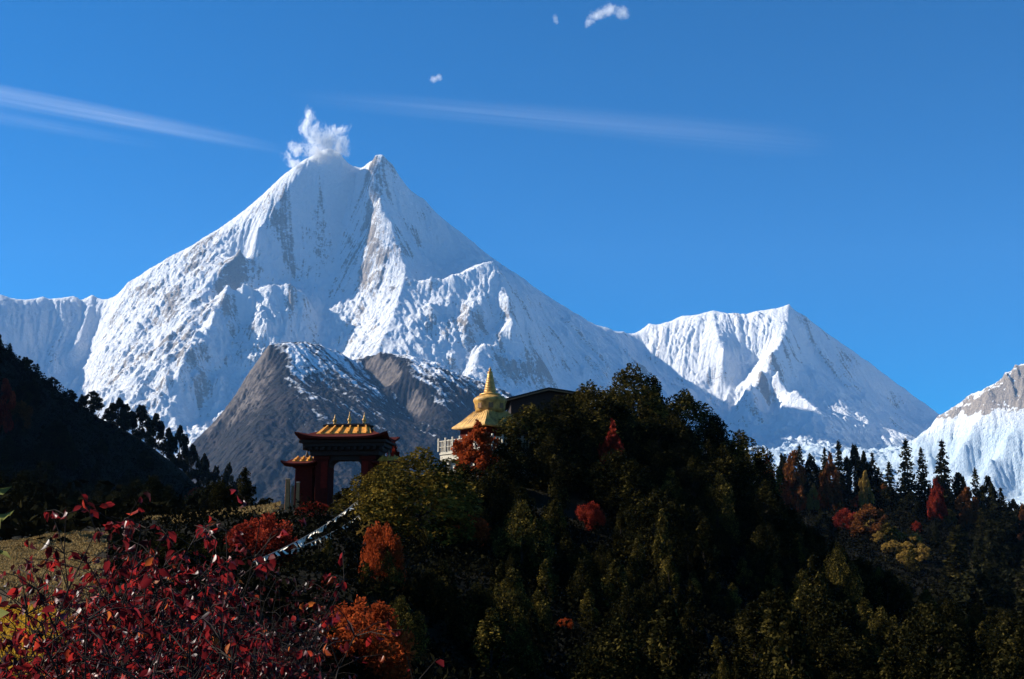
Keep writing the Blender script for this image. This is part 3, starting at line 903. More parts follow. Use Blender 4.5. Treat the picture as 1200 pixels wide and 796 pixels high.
def tiered_crown(name, rng, H, Rr, levels, arms, leaf, gap=0.0, droop=0.35, start=0.12):
    """Conifer: whorls of drooping boughs, thinning upward, some missing."""
    cs, ti, sz = [], [], []
    for i in range(levels):
        t = start + (1 - start) * (i + rng.uniform(-0.3, 0.3)) / levels
        L = Rr * (1 - t) ** 0.75 * rng.uniform(0.7, 1.15) + 0.05 * Rr
        off = rng.uniform(0, 6.28)
        for k in range(arms):
            if rng.random() < gap:
                continue
            a = off + 2 * np.pi * k / arms + rng.normal(0, 0.25)
            l = L * rng.uniform(0.65, 1.2)
            n = max(4, int(16 * l / Rr + 5))
            s = rng.uniform(0.12, 1, n) ** 0.8
            x = np.cos(a) * s * l + rng.normal(0, 0.07 * Rr, n) * s
            y = np.sin(a) * s * l + rng.normal(0, 0.07 * Rr, n) * s
            z = t * H - droop * l * s ** 1.5 + rng.normal(0, 0.012 * H, n) + 0.12 * l * s ** 4
            cs.append(np.stack([x, y, z], 1))
            ti.append(np.clip(0.4 + rng.normal(0, 0.2) + rng.normal(0, 0.15, n) + 0.15 * s, 0, 1))
            sz.append(leaf * (1.15 - 0.5 * t) * np.ones(n))
    c = np.concatenate(cs)
    tip = np.stack([rng.normal(0, 0.02 * Rr, 12), rng.normal(0, 0.02 * Rr, 12), np.linspace(0.93, 1.0, 12) * H], 1)
    c = np.concatenate([c, tip])
    return quads_mesh(name, leaf_quads(c, np.concatenate(sz + [np.full(12, leaf * 0.45)]), rng, 0.6), np.concatenate(ti + [np.full(12, 0.5)]))


def tube_mesh(name, paths, sides=6):
    """Tapered limbs; each path is a list of (point, radius)."""
    vs, fs, o = [], [], 0
    for path in paths:
        P = [Vector(p) for p, r in path]
        for i, (p, r) in enumerate(path):
            d = (P[min(i + 1, len(P) - 1)] - P[max(i - 1, 0)]).normalized()
            a = d.orthogonal().normalized()
            b = d.cross(a)
            for k in range(sides):
                th = 2 * math.pi * k / sides
                vs.append(P[i] + (a * math.cos(th) + b * math.sin(th)) * r)
        for i in range(len(path) - 1):
            for k in range(sides):
                k2 = (k + 1) % sides
                fs.append((o + i * sides + k, o + i * sides + k2, o + (i + 1) * sides + k2, o + (i + 1) * sides + k))
        o += len(path) * sides
    return np_mesh(name, np.array([tuple(v) for v in vs]), np.array(fs), True)


def trunk_mesh(name, rng, H, r0, top, limbs, spread, wob=0.04):
    path = [((rng.normal(0, wob * r0 * 6) * i, rng.normal(0, wob * r0 * 6) * i, H * top * i / 5 - (0.5 if i == 0 else 0)), r0 * (1 - 0.16 * i)) for i in range(6)]
    paths = [path]
    for k in range(limbs):
        i = 1 + k % 4
        b = Vector(path[i][0])
        a = rng.uniform(0, 6.28)
        l = spread * rng.uniform(0.5, 0.9)
        d = Vector((math.cos(a), math.sin(a), 0))
        paths.append([(b, r0 * 0.4), (b + d * l * 0.5 + Vector((0, 0, l * 0.35)), r0 * 0.24), (b + d * l + Vector((0, 0, l * 0.8)), r0 * 0.08)])
    return tube_mesh(name, paths)


PROF_ROUND = lambda t: max(0.05, (1 - abs(2 * t - 0.75) ** 2.2 * 0.62)) if t < 0.97 else 0.25
PROF_CONE = lambda t: max(0.06, (1 - t) ** 0.62 * (0.65 + 1.0 * min(t, 0.35)))
PROF_DOME = lambda t: max(0.1, math.sqrt(max(0, 1 - t * t * 0.97)))
KINDS = {}


def kind(key, crown, trunk, H, W):
    KINDS[key] = (crown, trunk, H, W)


def rg(i):
    return np.random.default_rng(100 + i)


for i in range(4):
    kind(f"juniper{i}", lobed_crown("crown", rg(i), 8, 3.0, 78, 105, 0.13, PROF_ROUND if i % 2 else PROF_CONE, 1.5, shell=0.5), trunk_mesh("trunk", rg(i), 8, 0.22, 0.72, 7, 2.0), 8, 3.0)
for i in range(3):
    kind(f"flame{i}", lobed_crown("crown", rg(20 + i), 6, 1.5, 60, 80, 0.11, PROF_CONE, 2.0, bottom=0.03, shell=0.5), trunk_mesh("trunk", rg(20 + i), 6, 0.13, 0.8, 5, 0.8), 6, 1.5)
for i in range(4):
    kind(f"fir{i}", tiered_crown("crown", rg(40 + i), 16, 3.1, 22, 8, 0.42, 0.08 + 0.05 * i), trunk_mesh("trunk", rg(40 + i), 16, 0.24, 0.95, 0, 1), 16, 3.1)
for i in range(3):
    kind(f"pine{i}", tiered_crown("crown", rg(60 + i), 11, 3.0, 13, 7, 0.40, 0.22, 0.10, 0.22), trunk_mesh("trunk", rg(60 + i), 11, 0.2, 0.93, 4, 1.6), 11, 3.0)
for i in range(3):
    kind(f"bushy{i}", lobed_crown("crown", rg(70 + i), 10, 3.0, 54, 95, 0.25, PROF_ROUND if i else PROF_CONE, 1.3, bottom=0.03, shell=0.25), trunk_mesh("trunk", rg(70 + i), 10, 0.2, 0.85, 6, 2.0), 10, 3.0)
for i in range(3):
    kind(f"broad{i}", lobed_crown("crown", rg(80 + i), 9, 3.4, 46, 62, 0.30, PROF_ROUND, 1.1, bottom=0.2, shell=0.2), trunk_mesh("trunk", rg(80 + i), 9, 0.2, 0.7, 7, 2.4), 9, 3.4)
for i in range(3):
    kind(f"shrub{i}", lobed_crown("foliage", rg(90 + i), 2.4, 1.7, 60, 110, 0.075, PROF_DOME, 1.0, bottom=0.0, shell=0.2), trunk_mesh("stem", rg(90 + i), 2.4, 0.05, 0.7, 9, 1.3), 2.4, 1.7)

MESHES = {}


def grow(name, key, mat, x, y, H, label, cat, group=None, wide=1.0, part="crown", stem="trunk", z=None, rz=None, lean=0.0):
    crown, trunk, h0, w0 = KINDS[key]
    ck = (key, mat.name)
    if ck not in MESHES:
        c = crown.copy() if crown.materials else crown
        c.materials.clear()
        c.materials.append(mat)
        t = trunk
        if not t.materials:
            t.materials.append(BARK)
        MESHES[ck] = (c, t)
    c, t = MESHES[ck]
    zz = float(ground_h(x, y)[0]) if z is None else z
    o = empty(name, (x, y, zz), RNG.uniform(0, 6.28) if rz is None else rz)
    s = H / h0
    o.scale = (s * wide, s * wide, s)
    o.rotation_euler[1] = lean
    link(part, c, (), o)
    link(stem, t, (), o)
    return tag(o, label, cat, group)


def plant(name, key, mat, u, vtop, y, label, cat, group=None, wide=1.0, wpx=None, sink=0.0, **kw):
    """Stand a plant at depth y, tall enough that its top shows at photo row vtop."""
    q_ = px(u, vtop, y)
    zz = float(ground_h(q_.x, q_.y)[0]) - sink
    H = q_.z - zz
    if H < 0.3:
        H = 0.3
        zz = q_.z - H
    if wpx:
        wide = (wpx / 2) * y / F / (KINDS[key][3] * H / KINDS[key][2])
    return grow(name, key, mat, q_.x, q_.y, H, label, cat, group, wide, z=zz, **kw)
# ------------------------------------------------------------------ building materials and helpers
def flat_mat(name, c, rough=0.6, spec=0.3, metal=0.0, var=0.35, scale=6.0):
    m = NT(name)
    n = m.noise(scale, 5, 0.6, m.pos(kind="obj"))
    lo = tuple(x * (1 - var) for x in c)
    hi = tuple(min(1, x * (1 + var * 0.6)) for x in c)
    m.base(m.ramp(n, [(0.3, lo), (0.7, hi)]), rough, spec)
    m.b.inputs["Metallic"].default_value = metal
    m.bump(n, 0.25, 0.02)
    return m.m


RED_PAINT = flat_mat("dark_red_paint", (0.075, 0.009, 0.005), 0.85, 0.08)
RED_BRIGHT = flat_mat("red_paint", (0.16, 0.013, 0.007), 0.85, 0.08)
GOLD_TIN = flat_mat("yellow_roof_tin", (0.68, 0.29, 0.036), 0.5, 0.4, 0.0, 0.5)
GOLD = flat_mat("gilded_copper", (0.62, 0.34, 0.085), 0.42, 0.5, 0.3, 0.6, 3.0)
GOLD_PAINT = flat_mat("golden_paint", (0.50, 0.27, 0.06), 0.6, 0.3, 0.0, 0.65, 2.2)
DARK_WOOD = flat_mat("dark_timber", (0.025, 0.014, 0.010), 0.8)
BROWN_WOOD = flat_mat("brown_timber", (0.22, 0.12, 0.055), 0.8)
WHITEWASH = flat_mat("whitewash", (0.50, 0.45, 0.35), 0.9)
STONE = flat_mat("dry_stone", (0.20, 0.17, 0.135), 0.95, 0.1, 0, 0.6, 3.0)
DARK_ROOF = flat_mat("dark_sheet_roof", (0.020, 0.017, 0.017), 0.8, 0.15)
TAN_WOOD = flat_mat("weathered_post", (0.46, 0.19, 0.065), 0.85)


def box(bm, c, s, top=None, rz=0.0):
    """Box centred at c with size s; top = (fx, fy) scales its upper face."""
    r = bmesh.ops.create_cube(bm, size=1.0)
    fx, fy = top or (1, 1)
    for v in r['verts']:
        k = v.co.z > 0
        v.co = Vector((v.co.x * s[0] * (fx if k else 1), v.co.y * s[1] * (fy if k else 1), v.co.z * s[2]))
        if rz:
            v.co.rotate(Matrix.Rotation(rz, 3, 'Z'))
        v.co += Vector(c)
    return r['verts']


def lathe(bm, prof, c=(0, 0, 0), seg=20):
    rings = []
    for r, z in prof:
        rings.append([bm.verts.new((c[0] + r * math.cos(2 * math.pi * k / seg), c[1] + r * math.sin(2 * math.pi * k / seg), c[2] + z)) for k in range(seg)])
    for a, b in zip(rings[:-1], rings[1:]):
        for k in range(seg):
            bm.faces.new((a[k], a[(k + 1) % seg], b[(k + 1) % seg], b[k]))
    bm.faces.new(rings[0][::-1])
    bm.faces.new(rings[-1])


def part(name, mat, parent, fn, smooth=False, label=None):
    bm = bmesh.new()
    fn(bm)
    o = link(name, bm_mesh(name, bm, smooth), mat, parent)
    if label:
        o["label"] = label
    return o


def bevel(o, w=0.02):
    b = o.modifiers.new("bevel", 'BEVEL')
    b.width = w
    b.segments = 2
    return o


def hip_eave(bm, hw, hd, z, ridge_w, ridge_d, h, lift, thick, nx=13, nd=5, cx=0.0, sag=0.36):
    """Hipped roof skirt whose corners sweep upward."""
    def ring(w, d, zz, up):
        pts = []
        for i in range(nx):
            pts.append((-1 + 2 * i / (nx - 1), -1))
        for i in range(1, nd):
            pts.append((1, -1 + 2 * i / (nd - 1)))
        for i in range(1, nx):
            pts.append((1 - 2 * i / (nx - 1), 1))
        for i in range(1, nd - 1):
            pts.append((-1, 1 - 2 * i / (nd - 1)))
        out = []
        for a, b in pts:
            k = (abs(a) * abs(b)) ** 4
            out.append(bm.verts.new((cx + a * w * (1 + 0.03 * k * up), b * d * (1 + 0.05 * k * up), zz + lift * up * k)))
        return out
    lo = ring(hw, hd, z - thick, 1)
    e0 = ring(hw, hd, z, 1)
    mid = ring(hw * 0.55 + ridge_w * 0.45, hd * 0.55 + ridge_d * 0.45, z + h * sag, 0.15)
    top = ring(ridge_w, ridge_d, z + h, 0)
    for a, b in ((lo, e0), (e0, mid), (mid, top)):
        n = len(a)
        for k in range(n):
            bm.faces.new((a[k], a[(k + 1) % n], b[(k + 1) % n], b[k]))
    bm.faces.new(top)
    bm.faces.new(lo[::-1])


FINIAL = [(0.10, 0), (0.13, 0.06), (0.07, 0.12), (0.14, 0.24), (0.15, 0.32), (0.06, 0.44), (0.09, 0.50), (0.035, 0.58), (0.03, 0.70), (0.005, 0.84)]

# ------------------------------------------------------------------ the monastery gate
gy_ = 75.0
gp = px(406, 592, gy_)
gate = empty("monastery_gate", gp, R(-6))
tag(gate, "dark red monastery gate with tiered yellow roofs and gold finials on the ridge", "gate")


def gate_pillars(side):
    def fn(bm):
        box(bm, (side * 1.50, 0, 1.15), (0.84, 1.5, 3.9))
        box(bm, (side * 1.50, 0, 2.98), (1.05, 1.7, 0.24))
    return fn


for s in (-1, 1):
    pil = bevel(part("pillar", RED_PAINT, gate, gate_pillars(s)))
    part("red_panel", RED_BRIGHT, pil, lambda bm, s=s: box(bm, (s * 1.34, -0.752, 1.9), (0.40, 0.05, 1.7)))


def lintel(bm):
    # flat beam with rounded inner corners over the opening
    box(bm, (0, 0, 3.02), (2.15, 1.3, 0.34))
    for s in (-1, 1):
        prof = [(s * 1.07, 2.855), (s * 0.55, 2.855)] + [(s * (0.55 + 0.52 * math.sin(a)), 2.40 + 0.45 * math.cos(a)) for a in np.linspace(0, math.pi / 2, 6)]
        f = [bm.verts.new((x, -0.6, z)) for x, z in prof]
        b = [bm.verts.new((x, 0.6, z)) for x, z in prof]
        bm.faces.new(f)
        bm.faces.new(b[::-1])
        for k in range(len(f)):
            bm.faces.new((f[k], b[k], b[(k + 1) % len(f)], f[(k + 1) % len(f)]))


part("lintel", DARK_WOOD, gate, lintel)


def corbels(bm):
    for i, (w, d, z, h) in enumerate(((4.5, 1.9, 3.28, 0.30), (4.9, 2.2, 3.55, 0.24), (5.3, 2.6, 3.79, 0.24), (5.7, 3.0, 4.00, 0.18))):
        box(bm, (0, 0, z), (w, d, h - 0.006))
    for k in range(13):
        for s in (-1, 1):
            box(bm, (-2.52 + k * 0.42, s * 1.22, 3.55), (0.16, 0.5, 0.2))


bevel(part("bracket_tiers", DARK_WOOD, gate, corbels), 0.015)
eave = part("main_roof", RED_PAINT, gate, lambda bm: hip_eave(bm, 2.92, 1.9, 4.24, 1.75, 0.62, 0.50, 0.34, 0.14))


def ribbed(bm, w0, d0, z0, w1, d1, z1, n, cx=0.0, ribw=0.09):
    """Yellow tin on the front and back slopes, with standing ribs."""
    for s in (-1, 1):
        q = [bm.verts.new((cx + a, s * b, z)) for a, b, z in ((-w0, d0, z0), (w0, d0, z0), (w1, d1, z1), (-w1, d1, z1))]
        g = [bm.verts.new(v.co - Vector((0, s * 0.0, 0.05))) for v in q]
        bm.faces.new(q)
        bm.faces.new(g)
        for k in range(4):
            bm.faces.new((q[k], q[(k + 1) % 4], g[(k + 1) % 4], g[k]))
        for k in range(n):
            f = -1 + 2 * (k + 0.5) / n
            a, b = Vector((cx + f * w0, s * d0, z0 + 0.05)), Vector((cx + f * w1, s * d1, z1 + 0.05))
            d = b - a
            vs = box(bm, (0, 0, 0), (ribw, d.length, 0.13))
            ang = math.atan2(d.z, abs(d.y)) * (1 if d.y > 0 else -1)
            mt = Matrix.Translation((a + b) / 2) @ Matrix.Rotation(math.atan2(-d.x, d.y if d.y > 0 else -d.y) * (1 if d.y > 0 else -1), 4, 'Z') @ Matrix.Rotation(ang, 4, 'X')
            for v in vs:
                v.co = mt @ v.co


part("tin_slope", GOLD_TIN, eave, lambda bm: ribbed(bm, 1.8, 1.2, 4.53, 1.5, 0.45, 5.02, 6))


def ridge(bm):
    box(bm, (0, 0, 4.86), (2.98, 0.84, 0.42))
    box(bm, (0, 0, 5.10), (3.16, 0.98, 0.10))
    box(bm, (0, 0, 5.19), (2.9, 0.7, 0.08))


bevel(part("ridge_box", DARK_WOOD, gate, ridge), 0.015)
for x, k in ((-0.92, 0.8), (0.06, 1.0), (1.04, 0.92)):
    part("finial", GOLD, gate, lambda bm, x=x, k=k: lathe(bm, [(r * 0.95, z * k) for r, z in FINIAL], (x, 0, 5.23), 14), True)
for s in (-1, 1):
    def pier(bm, s=s):
        box(bm, (s * 2.75, 0.1, 1.05), (1.15, 1.2, 2.9))
        box(bm, (s * 2.75, 0.1, 2.44), (1.4, 1.4, 0.16))
        box(bm, (s * 2.08, 0.1, 2.3), (0.2, 0.9, 0.9))
    bevel(part("side_pier", RED_PAINT, gate, pier))
    e = part("side_roof", RED_PAINT, gate, lambda bm, s=s: hip_eave(bm, 1.12, 1.25, 2.62, 0.62, 0.45, 0.34, 0.20, 0.10, cx=s * 2.92))
    part("tin_slope", GOLD_TIN, e, lambda bm, s=s: ribbed(bm, 0.66, 0.82, 2.80, 0.58, 0.34, 3.06, 3, cx=s * 2.80))
    part("side_finial", STONE, gate, lambda bm, s=s: lathe(bm, [(r * 0.8, z * 0.75) for r, z in FINIAL], (s * 2.72, 0, 3.0), 12), True)

# wooden posts left of the gate
for u, vt, w, lab in ((336.5, 562, 0.30, "tall square tan post left of the gate, outermost of three"), (342.5, 570, 0.2, "short brown post beside the tall tan post"), (348.5, 566, 0.22, "thin tan post closest to the left pier of the gate")):
    b = px(u, 594, 73.5)
    b.z = float(ground_h(b.x, b.y)[0]) - 0.2
    h = px(u, vt, 73.5).z - b.z
    ps = empty("gate_post", b)
    tag(ps, lab, "post", "posts beside the gate")
    bevel(part("post", TAN_WOOD if w > 0.21 else BROWN_WOOD, ps, lambda bm: box(bm, (0, 0, h / 2), (w, w, h), (0.85, 0.85))), 0.015)
    part("cap", STONE, ps, lambda bm: box(bm, (0, 0, h + 0.04), (w * 1.15, w * 1.15, 0.07), (0.7, 0.7)))

# ------------------------------------------------------------------ the stupa temple
sp = px(574, 562, 105.0)
MP = 105.0 / F
st = empty("stupa", sp, R(38))
tag(st, "gilded stupa with a ringed spire, round drum and hipped golden roof above a white terrace", "stupa")
Zv = lambda v: px(574, v, 105.0).z - sp.z
part("terrace_slab", WHITEWASH, st, lambda bm: (box(bm, (0, 0, Zv(531)), (6.6, 6.6, 0.28)), box(bm, (0, 0, Zv(537)), (6.5, 6.5, 0.5))))
part("ground_floor_wall", WHITEWASH, st, lambda bm: box(bm, (0, 0, (Zv(541) - 2.0) / 2), (5.6, 5.6, Zv(541) + 2.0)))
for a in range(4):
    for k in (-2.3, -0.75, 0.75, 2.3):
        c = Matrix.Rotation(a * math.pi / 2, 3, 'Z') @ Vector((k, -2.95, Zv(552)))
        part("column", WHITEWASH, st, lambda bm, c=c: (box(bm, c, (0.26, 0.26, 2.1)), box(bm, c + Vector((0, 0, 0.98)), (0.42, 0.42, 0.16))))
for a in range(4):
    def rail(bm, a=a):
        r = Matrix.Rotation(a * math.pi / 2, 3, 'Z')
        for zz, t in ((Zv(517), 0.07), (Zv(524), 0.05)):
            box(bm, r @ Vector((0, -3.35, zz)), (6.7, 0.07, t), None, a * math.pi / 2)
        for k in range(19):
            if k % 3:
                box(bm, r @ Vector((-3.3 + k * 6.6 / 18, -3.35, (Zv(517) + Zv(529)) / 2)), (0.06, 0.06, Zv(517) - Zv(529)))
    bl = part("balustrade", WHITEWASH, st, rail)
    for k in range(7):
        c = Matrix.Rotation(a * math.pi / 2, 3, 'Z') @ Vector((-3.35 + k * 6.7 / 6 * 0.999, -3.352, (Zv(513.5) + Zv(529)) / 2))
        if k < 6:
            part("baluster_post", WHITEWASH, bl, lambda bm, c=c: box(bm, c, (0.16, 0.16, Zv(513.5) - Zv(529)), None, 0))
part("upper_wall", RED_PAINT, st, lambda bm: box(bm, (0, 0, (Zv(530) + Zv(500)) / 2), (3.9, 3.9, Zv(500) - Zv(530))))
rf = part("golden_roof", GOLD_PAINT, st, lambda bm: hip_eave(bm, 2.42, 2.42, Zv(502), 1.12, 1.12, Zv(482.5) - Zv(502), 0.10, 0.12, 13, 13, 0.0, 0.44))


def seams(bm):
    for a in range(4):
        r = Matrix.Rotation(a * math.pi / 2, 3, 'Z')
        for k in range(-4, 5):
            p0, p1 = Vector((k * 0.51, -2.27, Zv(502) + 0.16)), Vector((k * 0.25, -1.15, Zv(483) + 0.03))
            d = (p1 - p0)
            vs = box(bm, (0, 0, 0), (0.05, d.length * 0.96, 0.05))
            mt = Matrix.Translation((p0 + p1) / 2) @ d.to_track_quat('Y', 'Z').to_matrix().to_4x4()
            for v in vs:
                v.co = r @ (mt @ v.co)


part("roof_seams", GOLD_PAINT, rf, seams)
dr = part("drum", GOLD_PAINT, st, lambda bm: lathe(bm, [(1.34, Zv(483) - 0.1), (1.36, Zv(480)), (1.44, Zv(474)), (1.52, Zv(471.5)), (1.56, Zv(469.5)), (1.50, Zv(468)), (1.44, Zv(467)), (1.18, Zv(465)), (0.92, Zv(463.5))], (0, 0, 0), 32), True)


for a in range(8):
    def niche(bm, th=a * math.pi / 4 + 0.2):
        vs = box(bm, (0, 0, 0), (0.42, 0.10, 0.5))
        mt = Matrix.Rotation(th, 4, 'Z') @ Matrix.Translation((0, -1.385, Zv(476.5)))
        for v in vs:
            v.co = mt @ v.co
    part("niche", BROWN_WOOD, dr, niche)
prof = [(0.98, Zv(463.6)), (0.98, Zv(462.2)), (0.72, Zv(461.8)), (0.60, Zv(460))]
n = 11
for i in range(n):
    t = i / n
    r_ = 0.58 - 0.36 * t
    z0, z1 = Zv(459.5 - 22.5 * t), Zv(459.5 - 22.5 * (i + 1) / n)
    prof += [(r_ * 0.86, z0), (r_, z0 + (z1 - z0) * 0.3), (r_ * 0.98, z0 + (z1 - z0) * 0.75), (r_ * 0.82, z1 - 0.003)]
spire = part("spire", GOLD, st, lambda bm: lathe(bm, prof, (0, 0, 0), 24), True)
part("spire_crown", GOLD, spire, lambda bm: lathe(bm, [(0.10, Zv(437.2)), (0.24, Zv(436.6)), (0.26, Zv(435.8)), (0.10, Zv(435.2)), (0.08, Zv(434.5)), (0.16, Zv(433.6)), (0.14, Zv(432.6)), (0.05, Zv(431.6)), (0.02, Zv(429.8))], (0, 0, 0), 16), True)

# ------------------------------------------------------------------ dark monastery hall behind the trees
hp = px(650, 530, 117.0)
hall = empty("monastery_hall", hp, R(3))
tag(hall, "long dark hall with a low shallow roof half hidden behind the hilltop trees", "building")
hz = lambda v: px(650, v, 117.0).z - hp.z


XL, XP, XR = [(u - 650) * 117.0 / F for u in (590, 640, 694)]


def gable(bm, x0, x1, xp, zl, zp, zr, d0, d1, t):
    """Shallow gable sheet with its end towards the terrace."""
    pts = [(x0, zl), (xp, zp), (x1, zr), (x1, zr - t), (xp, zp - t), (x0, zl - t)]
    f = [bm.verts.new((x, d0, z)) for x, z in pts]
    b = [bm.verts.new((x, d1, z)) for x, z in pts]
    bm.faces.new(f)
    bm.faces.new(b[::-1])
    for k in range(6):
        bm.faces.new((f[k], b[k], b[(k + 1) % 6], f[(k + 1) % 6]))


def hallwall(bm):
    pts = [(XL + 0.6, -2.0), (XL + 0.6, hz(473) - 0.15), (XP, hz(460) - 0.32), (XR - 0.6, hz(467) - 0.2), (XR - 0.6, -2.0)]
    f = [bm.verts.new((x, -3.0, z)) for x, z in pts]
    b = [bm.verts.new((x, 5.0, z)) for x, z in pts]
    bm.faces.new(f)
    bm.faces.new(b[::-1])
    for k in range(5):
        bm.faces.new((f[k], b[k], b[(k + 1) % 5], f[(k + 1) % 5]))


hr = part("roof", DARK_ROOF, hall, lambda bm: gable(bm, XL, XR, XP, hz(473), hz(460), hz(468), -3.7, 5.8, 0.16))
part("fascia", BROWN_WOOD, hr, lambda bm: gable(bm, XL + 0.02, XR - 0.02, XP, hz(473) - 0.163, hz(460) - 0.163, hz(468) - 0.163, -3.68, -3.60, 0.12))
part("wall", DARK_WOOD, hall, hallwall)

# ------------------------------------------------------------------ prayer flag lines
FLAG = flat_mat("faded_prayer_cloth", (0.74, 0.68, 0.56), 0.9)
ROPE = flat_mat("thin_rope", (0.25, 0.22, 0.18), 0.9)
for (a, b, sag, nf, lab) in ((px(420, 586, 70), px(296, 659, 36), 0.25, 34, "upper rope of faded prayer flags running down from the golden bush"), (px(421, 604, 68), px(341, 645, 46), 0.15, 20, "lower shorter rope of faded prayer flags under the upper one")):
    L = (b - a).length
    pts = [a.lerp(b, t) - Vector((0, 0, sag * 4 * t * (1 - t))) for t in np.linspace(0, 1, 40)]
    root = empty("prayer_flag_line", a)
    tag(root, lab, "prayer flags", "prayer flag ropes by the gate")
    link("rope", tube_mesh("rope", [[(tuple(p - a), 0.022) for p in pts]], 5), ROPE, root)
    for k in range(nf):
        t = (k + 0.5 + RNG.uniform(-0.2, 0.2)) / nf
        p = a.lerp(b, t) - Vector((0, 0, sag * 4 * t * (1 - t))) - a
        d = (b - a).normalized()
        w, h = RNG.uniform(0.26, 0.42), RNG.uniform(0.16, 0.30)
        tw = RNG.normal(0, 0.7)
        side = d.cross(Vector((0, 0, 1))).normalized()
        dn = (Vector((0, 0, -1)) * math.cos(tw) + side * math.sin(tw))
        bm = bmesh.new()
        g = []
        for i in range(5):
            for j in range(4):
                x, z = i / 4 - 0.5, j / 3
                g.append(bm.verts.new(p + d * x * w * (1 - 0.25 * z) + dn * z * h + side * 0.04 * math.sin(5 * x + 3 * z + k)))
        for i in range(4):
            for j in range(3):
                bm.faces.new((g[i * 4 + j], g[i * 4 + j + 1], g[i * 4 + j + 5], g[i * 4 + j + 4]))
        link("flag", bm_mesh("flag", bm, True), FLAG, root)
# ------------------------------------------------------------------ trees one can point at
GA = "evergreens on the temple hill"
T = plant
KEEP = [(557, 520, 97, 24), (498, 560, 70, 55), (620, 500, 103, 25), (655, 490, 106, 25)]


def seat(u, v, y0=18.0, y1=420.0):
    """Depth at which the line of sight through a photo pixel first meets the ground."""
    ys = np.linspace(y0, y1, 900)
    p0 = px(u, v, 1.0)
    zs = EYE + (p0.z - EYE) * ys
    below = zs <= ground_h(p0.x * ys, ys)
    return float(ys[np.argmax(below)]) if below.any() else None


def shrub(name, key, mat, u, vtop, vbase, label, wpx, cat="shrub", y0=18.0, **kw):
    """A bush whose foot and top are at the given photo rows."""
    y = seat(u, vbase, y0) or 60.0
    KEEP.append((u, (vtop + vbase) / 2, y, wpx * 0.45))
    return plant(name, key, mat, u, vtop, y, label, cat, wpx=wpx, part="foliage", stem="stem", **kw)


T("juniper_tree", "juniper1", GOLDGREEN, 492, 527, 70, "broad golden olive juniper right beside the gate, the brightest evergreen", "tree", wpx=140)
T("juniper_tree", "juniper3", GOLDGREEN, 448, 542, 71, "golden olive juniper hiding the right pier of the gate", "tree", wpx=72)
T("juniper_tree", "juniper1", EVERGREEN, 545, 545, 84, "dark juniper between the golden juniper and the red tree below the stupa", "tree", wpx=90)
T("juniper_tree", "juniper1", SUNLIT_EVERGREEN, 738, 429, 122, "tall round topped juniper that crowns the hilltop, highest of all trees", "tree", wpx=98)
T("juniper_tree", "juniper3", SUNLIT_EVERGREEN, 694, 450, 113, "olive juniper against the right end of the dark hall roof", "tree", wpx=104)
T("juniper_tree", "juniper3", SUNLIT_EVERGREEN, 620, 476, 103, "juniper standing right beside the stupa drum in front of the hall", "tree", wpx=96)
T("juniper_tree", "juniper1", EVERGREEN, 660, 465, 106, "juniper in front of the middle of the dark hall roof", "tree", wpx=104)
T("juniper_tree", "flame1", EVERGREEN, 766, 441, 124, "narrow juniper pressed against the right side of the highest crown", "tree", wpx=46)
T("juniper_tree", "juniper3", SUNLIT_EVERGREEN, 797, 459, 122, "wide juniper just right of the highest crown on the hilltop", "tree", wpx=96)
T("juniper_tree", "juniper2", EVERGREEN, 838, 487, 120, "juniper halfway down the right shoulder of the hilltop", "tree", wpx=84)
T("juniper_tree", "juniper1", SUNLIT_EVERGREEN, 868, 506, 118, "spreading juniper at the right end of the hilltop skyline", "tree", wpx=72)
T("juniper_tree", "flame2", EVERGREEN, 888, 532, 116, "small pointed juniper where the hilltop skyline drops to the far ridge", "tree", wpx=44)
T("juniper_tree", "juniper0", EVERGREEN, 720, 470, 112, "dark juniper below the highest crown with a red shrub beside it", "tree", wpx=90)
T("juniper_tree", "juniper3", EVERGREEN, 775, 490, 112, "dark juniper on the right below the highest crown", "tree", wpx=90)
T("juniper_tree", "juniper2", EVERGREEN, 600, 510, 96, "dark juniper in front of the stupa terrace, right of the red tree", "tree", wpx=80)
T("juniper_tree", "juniper2", EVERGREEN, 650, 505, 100, "dark juniper downhill of the dark hall", "tree", wpx=90)
T("red_maple", "broad0", ORANGE, 557, 493, 97, "orange red tree in front of the stupa terrace", "tree", wpx=56)
T("red_maple", "broad0", RED, 716, 492, 103, "small crimson tree high among the dark hilltop junipers", "tree", wpx=34)
KEEP.append((716, 505, 103, 16))
T("juniper_tree", "juniper1", EVERGREEN, 722, 528, 99, "dark juniper hiding the foot of the small crimson tree", "tree", wpx=84)
shrub("red_shrub", "shrub1", RED, 692, 588, 618, "lone scarlet shrub in the middle of the dark slope", 32)
shrub("red_shrub", "shrub2", ORANGE, 541, 598, 640, "arched orange red shrub on the dark slope below the golden juniper", 66)
shrub("red_shrub", "shrub0", ORANGE, 446, 615, 690, "upright orange red shrub below the golden juniper", 56)
shrub("red_shrub", "shrub1", ORANGE, 420, 702, 800, "large round orange red bush at the bottom of the slope", 128)
shrub("red_shrub", "shrub2", RED, 308, 603, 662, "soft dull red bush left of the prayer flag ropes", 86)
shrub("red_shrub", "shrub0", RED, 366, 588, 606, "little red bush at the foot of the gate", 34)
shrub("red_shrub", "shrub1", RED, 383, 672, 700, "tiny red shrub in the dark hollow under the flag ropes", 16)
shrub("red_shrub", "shrub1", ORANGE, 662, 724, 740, "tiny orange shrub low on the dark slope", 22)
T("red_maple", "broad2", RED, 461, 512, 79, "bright red treetop showing at the right corner of the gate roof", "tree", wpx=18)
T("red_maple", "broad1", RED, 8, 440, 330, "red tree on the black left hillside at the picture edge", "tree", wpx=22)
